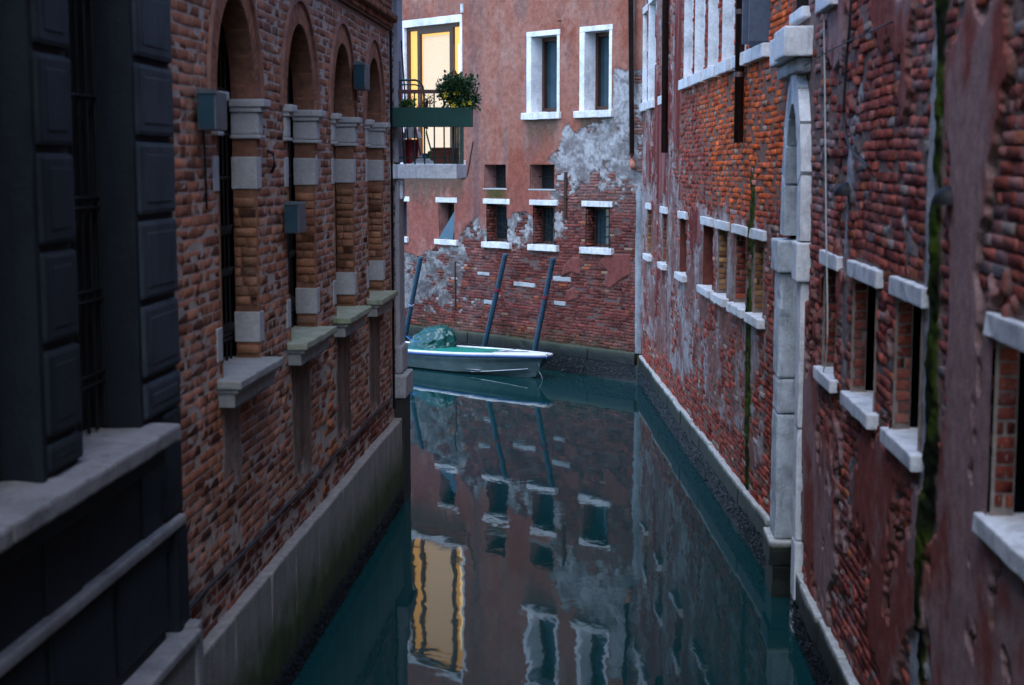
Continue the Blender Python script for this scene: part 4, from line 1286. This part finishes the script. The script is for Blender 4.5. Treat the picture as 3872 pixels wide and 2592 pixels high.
PO = [((7.33, .58), (6.77, 2.32), 'leftmost dark blue mooring pole beside the corner pilaster'),
      ((4.49, .38), (3.76, 2.53), 'middle leaning dark blue mooring pole behind the boat, tied with red rope'),
      ((2.80, .48), (2.23, 2.51), 'right leaning dark blue mooring pole standing behind the bow')]
for (bu, bz), (tu, tz), lb in PO: pole(F.P(bu, bz, .4), F.P(tu, tz, .4), .062, lb)

def wrap(p, t, s, z0, turns, r, R, rise=.03):
    pts = []
    for i in range(turns * 12 + 1):
        a = 2 * math.pi * i / 12; zz = z0 + rise * i / 12 + .012 * math.sin(i * 1.7)
        k = (zz - p.z) / (t.z - p.z); c = p.lerp(t, k)
        pts.append(c + Vector((math.cos(a), math.sin(a), 0)) * R)
    return pts
P2b, P2t = F.P(4.49, .38, .4), F.P(3.76, 2.53, .4); P3b, P3t = F.P(2.80, .48, .4), F.P(2.23, 2.51, .4); P1b, P1t = F.P(7.33, .58, .4), F.P(6.77, 2.32, .4)
a = wrap(P2b, P2t, 0, 1.66, 3, .011, .074); b = wrap(P3b, P3t, 0, 1.60, 3, .011, .074)
sag = []
for i in range(13):
    k = i / 12; p = a[-1].lerp(b[0], k); p.z -= .30 * (1 - (2 * k - .75) ** 2 / 1.6) if k < 1 else 0; sag.append(p)
sag[0] = a[-1]
o = MB().tube(a + sag[1:-1] + b, .0065, 6).build('rope', M['rope_red'], smooth=True, loc=a[0])
tag(o, 'red rope looped round two poles and slung between them', 'rope')
o = MB().tube(wrap(P1b, P1t, 0, 1.12, 2, .008, .072), .008, 6).build('rope', M['rope'], smooth=True, loc=P1b)
tag(o, 'pale cord wound round the leftmost mooring pole', 'rope')

# ------------------------------------------------------------------ boat
def make_boat():
    head = Vector((.77, -.64, 0)).normalized(); side = Vector((-head.y, head.x, 0))     # side points away from the camera
    stem = Vector((.50, 31.50, 0))
    LEN = 5.4
    org = stem - head * LEN
    root = empty('boat', org + head * LEN * .5, 'small white motorboat with blue rubbing strake moored by the facing house', 'boat')
    def pt(x, y, z): return org + head * x + side * y + Vector((0, 0, z))
    N = 26
    def half(k):            # half beam at sheer
        return .62 * (1 - max(0, (k - .45) / .55) ** 2.6 * .83) * (.93 + .07 * min(1, k * 4))
    def sheer(k): return .36 + .16 * k ** 2
    secs = []
    for i in range(N + 1):
        k = i / N; x = k * LEN
        rake = .36 * max(0, (k - .86) / .14)           # stem leans forward
        hb = half(k); zs = sheer(k)
        chine = hb * (.86 - .5 * max(0, (k - .62) / .38) ** 1.6)
        zc = .04 + .20 * max(0, (k - .62) / .38) ** 1.7
        keel = -.16 + .20 * max(0, (k - .7) / .3) ** 2
        secs.append([(x + rake * f, y, z) for y, z, f in (
            (-hb, zs, 1), (-hb * .985 - .0, zs * .75 + zc * .25, .8), (-(hb * .5 + chine * .5), (zs + zc) / 2, .6), (-chine, zc, .3), (-chine * .5, (zc + keel) / 2, .1),
            (0, keel, 0),
            (chine * .5, (zc + keel) / 2, .1), (chine, zc, .3), ((hb * .5 + chine * .5), (zs + zc) / 2, .6), (hb * .985, zs * .75 + zc * .25, .8), (hb, zs, 1))])
    v = []; f = []
    for s in secs: v += [pt(*q) for q in s]
    n = 11
    for i in range(N):
        for j in range(n - 1): f.append((i * n + j, i * n + j + 1, (i + 1) * n + j + 1, (i + 1) * n + j))
    f.append(tuple(range(n))); f.append(tuple(N * n + j for j in range(n)))
    hull = pyd('hull', v, f, M['hull'], root, smooth=False)
    # rubbing strake and rounded white gunwale
    for sgn, nm in ((-1, 'rub_rail'), (1, 'rub_rail')):
        MB().tube([pt(s[0][0], sgn * (abs(s[0][1]) + .008), s[0][2] - .03) for s in secs], .024, 8).build(nm, M['rub_blue'], root, True)
        MB().tube([pt(s[0][0], sgn * (abs(s[0][1]) - .01), s[0][2] + .012) for s in secs], .034, 8).build('gunwale', M['deck_white'], root, True)
    MB().tube([pt(secs[-1][0][0], y, secs[-1][0][2] + .012) for y in np.linspace(-abs(secs[-1][0][1]), abs(secs[-1][0][1]), 5)], .036, 8).build('gunwale', M['deck_white'], root, True)
    MB().tube([pt(secs[-1][0][0] + .012, y, secs[-1][0][2] - .03) for y in np.linspace(-abs(secs[-1][0][1]), abs(secs[-1][0][1]), 5)], .026, 8).build('rub_rail', M['rub_blue'], root, True)
    # chine spray strip
    MB().tube([pt(s[3][0], s[3][1] - .006, s[3][2]) for s in secs[19:26]], .008, 6).build('spray_strip', M['deck_white'], root, True)
    # foredeck, floor and thwart
    v = []; f = []
    fs = secs[18:]
    for s in fs:
        hb = abs(s[0][1]) - .02
        for j in range(7):
            y = -hb + 2 * hb * j / 6
            v.append(pt(s[0][0], y, s[0][2] + .005 + .05 * (1 - (y / max(hb, .05)) ** 2)))
    for i in range(len(fs) - 1):
        for j in range(6): f.append((i * 7 + j, i * 7 + j + 1, (i + 1) * 7 + j + 1, (i + 1) * 7 + j))
    pyd('foredeck', v, f, M['deck_white'], root, smooth=True)
    v = [pt(.1, -.5, .12), pt(4.2, -.46, .12), pt(4.2, .46, .12), pt(.1, .5, .12)]
    pyd('floor', v, [(0, 1, 2, 3)], M['deck_white'], root)
    # green cover stretched over the open part
    v = []; f = []
    NX, NY = 44, 14
    for i in range(NX + 1):
        k = .16 + .66 * i / NX; x = k * LEN
        hb = half(k) - .05; zs = sheer(k)
        for j in range(NY + 1):
            y = -hb + 2 * hb * j / NY
            t = y / hb
            ridge = .05 * (1 - abs(t) ** 1.5) * (1 if k > .40 else max(.1, (k - .2) / .2))
            z = zs + .02 + ridge + .014 * mnoise.noise(Vector((x * 2.2, y * 2.5, 3))) - .02 * abs(math.sin(x * 3.1)) * (1 - abs(t))
            v.append(pt(x, y, z))
    for i in range(NX):
        for j in range(NY): f.append((i * (NY + 1) + j, i * (NY + 1) + j + 1, (i + 1) * (NY + 1) + j + 1, (i + 1) * (NY + 1) + j))
    cv = pyd('cover', v, f, M['tarp_teal'], root, smooth=True); cv['label'] = 'turquoise cover stretched over the hull'
    # registration mark, weathered patch of ochre paint on the side
    # lashing lines on the foredeck
    for (x0, y0, x1, y1) in ((4.45, -.6, 5.2, -.2), (4.35, -.5, 5.25, -.12), (4.75, -.58, 4.7, .5)):
        k0, k1 = x0 / LEN, x1 / LEN
        pts = []
        for i in range(9):
            k = i / 8; x = x0 + (x1 - x0) * k; y = y0 + (y1 - y0) * k
            hb = half(min(1, x / LEN)); yy = max(-hb, min(hb, y))
            pts.append(pt(x + .2 * max(0, x / LEN - .86) / .14 * .36, yy, sheer(x / LEN) + .075))
        MB().tube(pts, .007, 5).build('lashing', M['shutter'], root, True)
    return root, pt
boat, bpt = make_boat()
# mooring line hanging from the bow
a = bpt(5.55, -.12, .38)
pts = [a + Vector(((.02 * math.sin(i * 1.1)) + .012 * i, .0, -.052 * i + (0.03 if i in (5, 6) else 0))) for i in range(11)]
tag(MB().tube(pts, .008, 5).build('rope', M['rope'], smooth=True, loc=a), 'pale mooring line dangling from the bow into the water', 'rope')
# sheeted outboard heap
def heap(label):
    c = bpt(2.35, .1, .40)
    bm = bmesh.new()
    bmesh.ops.create_icosphere(bm, subdivisions=5, radius=1)
    hx = Vector((.77, -.64, 0)).normalized(); hy = Vector((.64, .77, 0)).normalized()
    for v in bm.verts:
        p = v.co.copy()
        z = p.z
        sp = 1.0 + .35 * max(0, -z) + (.25 if z < -.2 else 0)
        lean = .20 * max(0, z)
        fold = .05 * math.sin(8 * math.atan2(p.y, p.x) + 5 * z) * (1 - abs(z)) + .09 * mnoise.noise(p * 2.3 + Vector((4, 1, 2))) + .04 * mnoise.noise(p * 6)
        fold += -.16 * abs(mnoise.noise(Vector((p.x * 3.2 + p.z * 2, p.y * 3.2, 7)))) + .10 * (1 - abs(mnoise.noise(Vector((p.x * 5, p.y * 5 + p.z * 3, 2)))) * 2) - .06 * abs(mnoise.noise(p * 9))
        q = p * (1 + fold)
        v.co = hx * (q.x * .56 * sp + lean) + hy * (q.y * .36 * sp) + Vector((0, 0, max(-.28, q.z * .38) + .13))
    me = bpy.data.meshes.new('tarpaulin_bundle'); bm.to_mesh(me); bm.free(); me.shade_smooth()
    o = put('tarpaulin_bundle', me, M['tarp_dark'], None, c)
    return tag(o, label, 'tarpaulin')
heap('crumpled dark green tarpaulin heaped over the stern of the boat')
o = MB().tube([bpt(2.1 + .3 * math.cos(t), -.05 + .32 * math.sin(t), .62 + .05 * math.sin(2 * t)) for t in np.linspace(0, 6.28, 20)], .010, 6, False).build('strap', M['blue'], smooth=True, loc=bpt(2.1, 0, .6))
tag(o, 'blue strap tied round the green tarpaulin', 'strap')

# ------------------------------------------------------------------ drainpipes
def drainpipe(w, pts, r, mat, label, collars=()):
    base = w.P(*pts[-1])
    root = empty('drainpipe', base, label, 'drainpipe', 'drainpipes on the right bank')
    MB().tube([w.P(*p) for p in pts], r, 14).build('pipe', mat, root, True)
    for u, z in collars:
        MB().tube([w.P(u, z - .03, .075), w.P(u, z + .03, .075)], r * 1.18, 14).build('collar', mat, root, True)
    return root
d1 = drainpipe(F, [(.24, 9.5, .10), (.24, 5.96, .10)], .048, M['pipe_white'], 'pale upper drainpipe in the corner of the pink house', ())
d2 = drainpipe(F, [(.20, 9.5, .24), (.20, 4.72, .12)], .052, M['pipe_brown'], 'brown drainpipe in the far corner with a clay elbow', ())
MB().tube([F.P(.20, 4.74, .12), F.P(.20, 4.60, .12), F.P(.16, 4.52, .14), F.P(.08, 4.46, .2)], [.06, .065, .065, .06], 12).build('elbow', M['clay'], d2, True)
drainpipe(R1, [(26.52, 9.5, .075), (26.36, 4.72, .075)], .058, M['pipe_brown'], 'dark brown drainpipe on the far part of the long brick house', ((26.47, 6.9),))
drainpipe(R1, [(18.48, 9.5, .075), (18.48, 4.78, .075)], .058, M['pipe_brown'], 'rusty brown drainpipe ending above the mossy streak', ((18.48, 5.6), (18.48, 6.35)))
o = MB().tube([L.P(19.60, 7.2, .02), L.P(19.60, 1.3, .02)], .016, 8).build('conduit', M['cable'], smooth=True, loc=L.P(19.6, 1.3, .02))
tag(o, 'thin dark conduit running down the end of the arched building', 'conduit')

# ------------------------------------------------------------------ floodlights on the left wall
def flood(u, z, hgt, label, tilt=0):
    root = empty('floodlight', L.P(u, z, 0), label, 'floodlight', 'floodlights on the arched building')
    block('housing', L, u, u + .30, z, z + hgt, .03, .165, M['lamp_metal'], root, .012, .001, .5)
    m = MB(); m.box(L, u - .012, u - .0005, z + .02, z + hgt - .02, .045, .15); m.build('lens', M['glass_blue'], root)
    m = MB()
    m.box(L, u + .1, u + .2, z + .08, z + hgt - .08, -.02, .029); m.build('bracket', M['iron'], root)
    MB().tube([L.P(u + .15, z + .1, .03), L.P(u + .2, z - .06, .02), L.P(u + .24, z - .12, .012), L.P(u + .26, z - .55, .012)], .008, 6).build('lead', M['cable'], root, True)
    m = MB(); m.box(L, u - .02, u - .001, z + hgt - .019, z + hgt + .01, .03, .165); m.build('visor', M['lamp_metal'], root)
    return root
flood(10.42, 4.74, .27, 'black floodlight box left of the nearest arched window')
flood(13.10, 3.91, .27, 'grey-blue floodlight box halfway up the second arched window')
flood(16.72, 5.33, .29, 'floodlight box between the third and fourth arches')
hk = MB().tube([L.P(12.64, 4.62, .0), L.P(12.64, 4.60, .05), L.P(12.64, 4.50, .06), L.P(12.66, 4.44, .03)], .014, 6).build('wall_hook', M['iron'], smooth=True, loc=L.P(12.64, 4.5, 0))
tag(hk, 'small iron hook in the brick between the first two arches', 'hook')
# cable along the foot of the left brick
pts = [L.P(9.9 + i * .5, 1.50 + .012 * math.sin(i * 1.3), .028) for i in range(20)]
tag(MB().tube(pts, .014, 6).build('cable', M['cable'], smooth=True, loc=pts[0]), 'black cable running low along the arched brick building', 'cable')

# ------------------------------------------------------------------ cables, vents and irons on the right and far walls
def cable(w, pts, r, mat, label, d=.03):
    # smooth through the points
    P = [w.P(u, z, d) for u, z in pts]
    out = []
    for i in range(len(P) - 1):
        p0 = P[max(0, i - 1)]; p1 = P[i]; p2 = P[i + 1]; p3 = P[min(len(P) - 1, i + 2)]
        for k in range(6):
            t = k / 6
            out.append(.5 * ((2 * p1) + (p2 - p0) * t + (2 * p0 - 5 * p1 + 4 * p2 - p3) * t * t + (3 * p1 - p0 - 3 * p2 + p3) * t ** 3))
    out.append(P[-1])
    return tag(MB().tube(out, r, 6).build('cable', mat, smooth=True, loc=P[-1]), label, 'cable')
cable(R2, [(11.85, 6.8), (11.85, 5.78), (12.01, 5.25), (12.04, 4.84), (11.67, 4.63), (10.92, 4.49)], .011, M['cable'], 'dark cable dropping and curving across the near right wall', .045)
cable(R2, [(13.3, 6.9), (13.22, 5.92), (13.05, 5.17), (12.80, 4.05), (12.58, 2.95), (13.17, 2.53)], .007, M['cable_white'], 'thin white cable hanging down past the first near window', .05)
cable(R2, [(15.66, 5.40), (13.0, 5.46), (10.13, 5.45)], .006, M['cable'], 'thin black wire strung from the water gate along the near wall', .05)
cable(F, [(5.27, 5.04), (5.34, 4.8), (5.42, 4.49), (5.52, 4.25), (5.70, 4.19)], .012, M['cable'], 'black cable loop on the pink wall beside the balcony', .04)
def vent(w, u, z, label):
    v = []; f = []
    N, K = 12, 6
    for i in range(K + 1):
        a = math.pi / 2 * i / K
        for j in range(N + 1):
            b = math.pi * j / N
            v.append(w.P(u + .10 * math.cos(b) * math.cos(a * .98), z + .11 * math.sin(b) * math.cos(a * .98), .02 + .11 * math.sin(a)))
    for i in range(K):
        for j in range(N): f.append((i * (N + 1) + j, i * (N + 1) + j + 1, (i + 1) * (N + 1) + j + 1, (i + 1) * (N + 1) + j))
    return tag(pyd('vent_hood', v, f, M['iron'], smooth=True, loc=w.P(u, z, 0)), label, 'vent', 'vent hoods on the near right wall')
vent(R2, 11.92, 4.26, 'black half-dome vent hood under the dark cable')
vent(R2, 8.46, 4.28, 'black half-dome vent hood beside the mossy streak')
def ironstrap(u, z0, z1, wd, label):
    m = MB(); m.box(F, u - wd / 2, u + wd / 2, z0, z1, .0, .035); m.box(F, u - wd * .9, u + wd * .9, z0 + (z1 - z0) * .42, z0 + (z1 - z0) * .46, .036, .05)
    return tag(m.build('iron_strap', M['rust'], loc=F.P(u, z0, 0)), label, 'iron strap')
ironstrap(2.24, 3.38, 4.36, .07, 'rusty iron wall strap beside the small barred window')
ironstrap(5.95, 1.10, 2.25, .03, 'thin rusty iron rod on the brick under the balcony')
tag(MB().tube([F.P(2.4, 7.57, 0), F.P(2.4, 7.56, .12), F.P(2.36, 7.56, .14)], .014, 6).build('wall_hook', M['rust'], loc=F.P(2.4, 7.57, 0)), 'iron hook high on the pink wall between two windows', 'hook')
tag(MB().box(F, 5.60, 5.68, 7.98, 8.18, .015, .06).build('junction_box', M['pipe_white'], loc=F.P(5.64, 8.0, 0)), 'small white box above the lit window', 'box')

# ------------------------------------------------------------------ things on the balcony
pb = empty('planter_box', L.P(19.85, 5.0, .5), 'long dark green planter box hung on the balcony railing', 'planter')
m = MB(); m.box(L, 19.72, 19.735, 5.0, 5.25, -.02, 1.05); m.build('front_panel', M['planter'], pb)
m = MB(); m.box(L, 19.93, 19.945, 5.0, 5.25, -.02, 1.05); m.build('back_panel', M['planter'], pb)
m = MB(); m.box(L, 19.7355, 19.9295, 5.0, 5.249, 1.035, 1.049); m.build('end_panel', M['planter'], pb)
m = MB(); m.box(L, 19.7355, 19.9295, 5.0, 5.249, -.019, -.004); m.build('end_panel', M['planter'], pb)
m = MB(); m.box(L, 19.7355, 19.9295, 5.0, 5.02, -.003, 1.034); m.build('bottom', M['planter'], pb)
m = MB(); m.box(L, 19.7355, 19.9295, 5.021, 5.215, -.003, 1.034); m.build('soil', M['soil'], pb)

def bush(name, c, rad, n, leafmat, leaf, label, stems=7, flowers=0, seed=1, flat=.8):
    r = random.Random(seed)
    root = empty(name, c, label, 'plant')
    m = MB()
    tips = []
    for i in range(stems):
        a = r.uniform(0, 6.28); e = r.uniform(.2, 1)
        p1 = c + Vector((math.cos(a) * rad * e * .4, math.sin(a) * rad * e * .4, rad * .8)); p2 = c + Vector((math.cos(a) * rad * e * .8, math.sin(a) * rad * e * .8, rad * r.uniform(1.1, 1.7)))
        m.tube([c, p1, p2], [.007, .005, .003], 5)
    m.build('stems', M['wood_dark'], root)
    m = MB()
    cl = [c + Vector((r.gauss(0, .42) * rad, r.gauss(0, .36) * rad, rad * (.95 + r.gauss(0, .38) * flat))) for _ in range(16)]
    for i in range(n):
        q = r.choice(cl) + Vector((r.gauss(0, 1), r.gauss(0, 1), r.gauss(0, 1))) * rad * .24
        d = (q - c - Vector((0, 0, rad * .6))); d = d.normalized() + Vector((r.gauss(0, .5), r.gauss(0, .5), r.gauss(0, .5))); d.normalize()
        s = d.cross(Vector((r.gauss(0, 1), r.gauss(0, 1), 1))).normalized()
        l = leaf * r.uniform(.6, 1.3); w = l * .3
        up = d.cross(s) * l * .12
        m.add([q, q + d * l * .5 + s * w + up, q + d * l, q + d * l * .5 - s * w + up], [(0, 1, 2), (0, 2, 3)])
    m.build('leaves', leafmat, root)
    if flowers:
        for i in range(flowers):
            q = c + Vector((r.gauss(-.1, .6) * rad, -abs(r.gauss(.3, .3)) * rad, rad * r.uniform(-.05, 1.0)))
            fm = MB(); s = .03 * r.uniform(.8, 1.2)
            for k in range(5):
                a = 6.28 * k / 5; e = Vector((math.cos(a), -.3, math.sin(a))); g = Vector((math.cos(a + .6), -.3, math.sin(a + .6)))
                fm.add([q, q + (e * .9) * s, q + (e + g) * .62 * s, q + g * .9 * s], [(0, 1, 2, 3)])
            fm.build('flower', M['yellow'], root)
    return root
bush('flowering_shrub', L.P(19.83, 5.22, .84), .225, 2600, M['leaf'], .05, 'bushy green shrub with yellow flowers at the planter end', 9, 13, 3)
bush('trailing_plant', L.P(19.83, 5.20, .92), .13, 500, M['leaf2'], .035, 'light green trailing plant spilling over the planter corner', 5, 0, 4)
bush('herb_plant', L.P(19.83, 5.20, .16), .10, 600, M['leaf2'], .03, 'low bright green herb at the left of the planter', 5, 0, 5, .5)
bush('dry_plant', L.P(19.83, 5.20, .46), .10, 220, M['drygrass'], .03, 'dry brown plant in the middle of the planter', 9, 0, 6, .6)

def lathe(name, c, prof, mat, parent=None, n=18, loc=None):
    v = []; f = []
    for rr, z in prof:
        for j in range(n): v.append(Vector(c) + Vector((rr * math.cos(6.2832 * j / n), rr * math.sin(6.2832 * j / n), z)))
    for i in range(len(prof) - 1):
        for j in range(n): f.append((i * n + j, i * n + (j + 1) % n, (i + 1) * n + (j + 1) % n, (i + 1) * n + j))
    f.append(tuple(range(n)))
    return pyd(name, v, f, mat, parent, True, loc)
c = L.P(20.25, 4.52, .19)
o = lathe('red_bin', c, [(.085, 0), (.10, .30), (.108, .30), (.108, .325), (.09, .325), (.08, .05)], M['red'], loc=c); tag(o, 'dark red plastic bin standing on the balcony', 'bin')
for i, (u, d, s, lb) in enumerate(((20.22, .56, 1.0, 'large terracotta trough at the right of the balcony'), (20.5, .62, 1.3, 'second terracotta trough behind on the balcony'))):
    root = block('trough', L, u - .09 * s, u + .09 * s, 4.52, 4.52 + .17 * s, d - .14 * s, d + .13 * s, M['terracotta'], None, .02, .003, .3, loc=L.P(u, 4.52, d)); tag(root, lb, 'trough')
c = L.P(20.3, 4.52, .40); o = lathe('bucket', c, [(.06, 0), (.075, .14), (.08, .14), (.07, .13), (.055, .02)], M['blue'], loc=c); tag(o, 'small blue bucket behind the balcony bars', 'bucket')
# crumpled cloth
def clothheap(c, rx, ry, h, mat, label, seed):
    v = []; f = []; n = 18
    for i in range(n + 1):
        for j in range(n + 1):
            a = i / n * 2 - 1; b = j / n * 2 - 1
            k = max(0, 1 - (a * a + b * b) ** .8)
            z = h * k * (.5 + mnoise.noise(Vector((a * 3 + seed, b * 3, 1))) * .9 + .4 * abs(mnoise.noise(Vector((a * 7, b * 7 + seed, 2)))))
            v.append(Vector(c) + Vector((a * rx, b * ry, max(0.003, z))))
    for i in range(n):
        for j in range(n): f.append((i * (n + 1) + j, i * (n + 1) + j + 1, (i + 1) * (n + 1) + j + 1, (i + 1) * (n + 1) + j))
    return tag(pyd('cloth', v, f, mat, None, True, loc=c), label, 'cloth')
clothheap(L.P(20.1, 4.517, .36), .17, .07, .14, M['cloth'], 'crumpled white cloth on the balcony floor', 3)
clothheap(L.P(20.32, 4.86, .19), .14, .10, .30, M['cloth'], 'white sack stuffed on top of the red bin', 9)
for i, (d0, d1, h, mt, lb) in enumerate(((.12, .03, 1.50, 'red', 'red broom handle leaning by the pilaster'), (.10, .06, 1.35, 'shutter', 'dark blue broom handle leaning by the pilaster'), (.17, .08, 1.62, 'rust', 'brown stick leaning by the pilaster'), (.34, .17, .95, 'red', 'short red pole leaning across the balcony bars'))):
    a = L.P(20.12 + .03 * i, 4.52, d0); b = L.P(20.12 + .02 * i, 4.52 + h, d1)
    tag(MB().tube([a, b], .011, 7).build('stick', M[mt], None, True, loc=a), lb, 'stick')
pts = [L.P(20.1, 5.62, -.0), L.P(20.1, 5.62, .27), L.P(20.1, 5.60, .33), L.P(20.1, 5.53, .37), L.P(20.1, 5.4, .385), L.P(20.1, 4.52, .385)]
ch = empty('metal_chair', L.P(20.15, 4.52, .3), 'green tubular metal chair behind the balcony railing', 'chair')
MB().tube(pts, .014, 8).build('frame', M['rail_green'], ch, True)
MB().tube([p + Vector((0, .0, -.06)) for p in pts[:3]], .010, 8).build('slat', M['rail_green'], ch, True)
MB().tube([L.P(20.45, 5.0, .385), L.P(20.1, 5.0, .385)], .012, 8).build('seat_rail', M['rail_green'], ch, True)
pts = [L.P(20.12, 4.53 + .1 * i, .44 + .03 * math.sin(i * 1.1)) for i in range(9)]
tag(MB().tube(pts, .012, 6).build('garden_hose', M['hose'], smooth=True, loc=pts[0]), 'bright green hose hanging behind the balcony bars', 'hose')
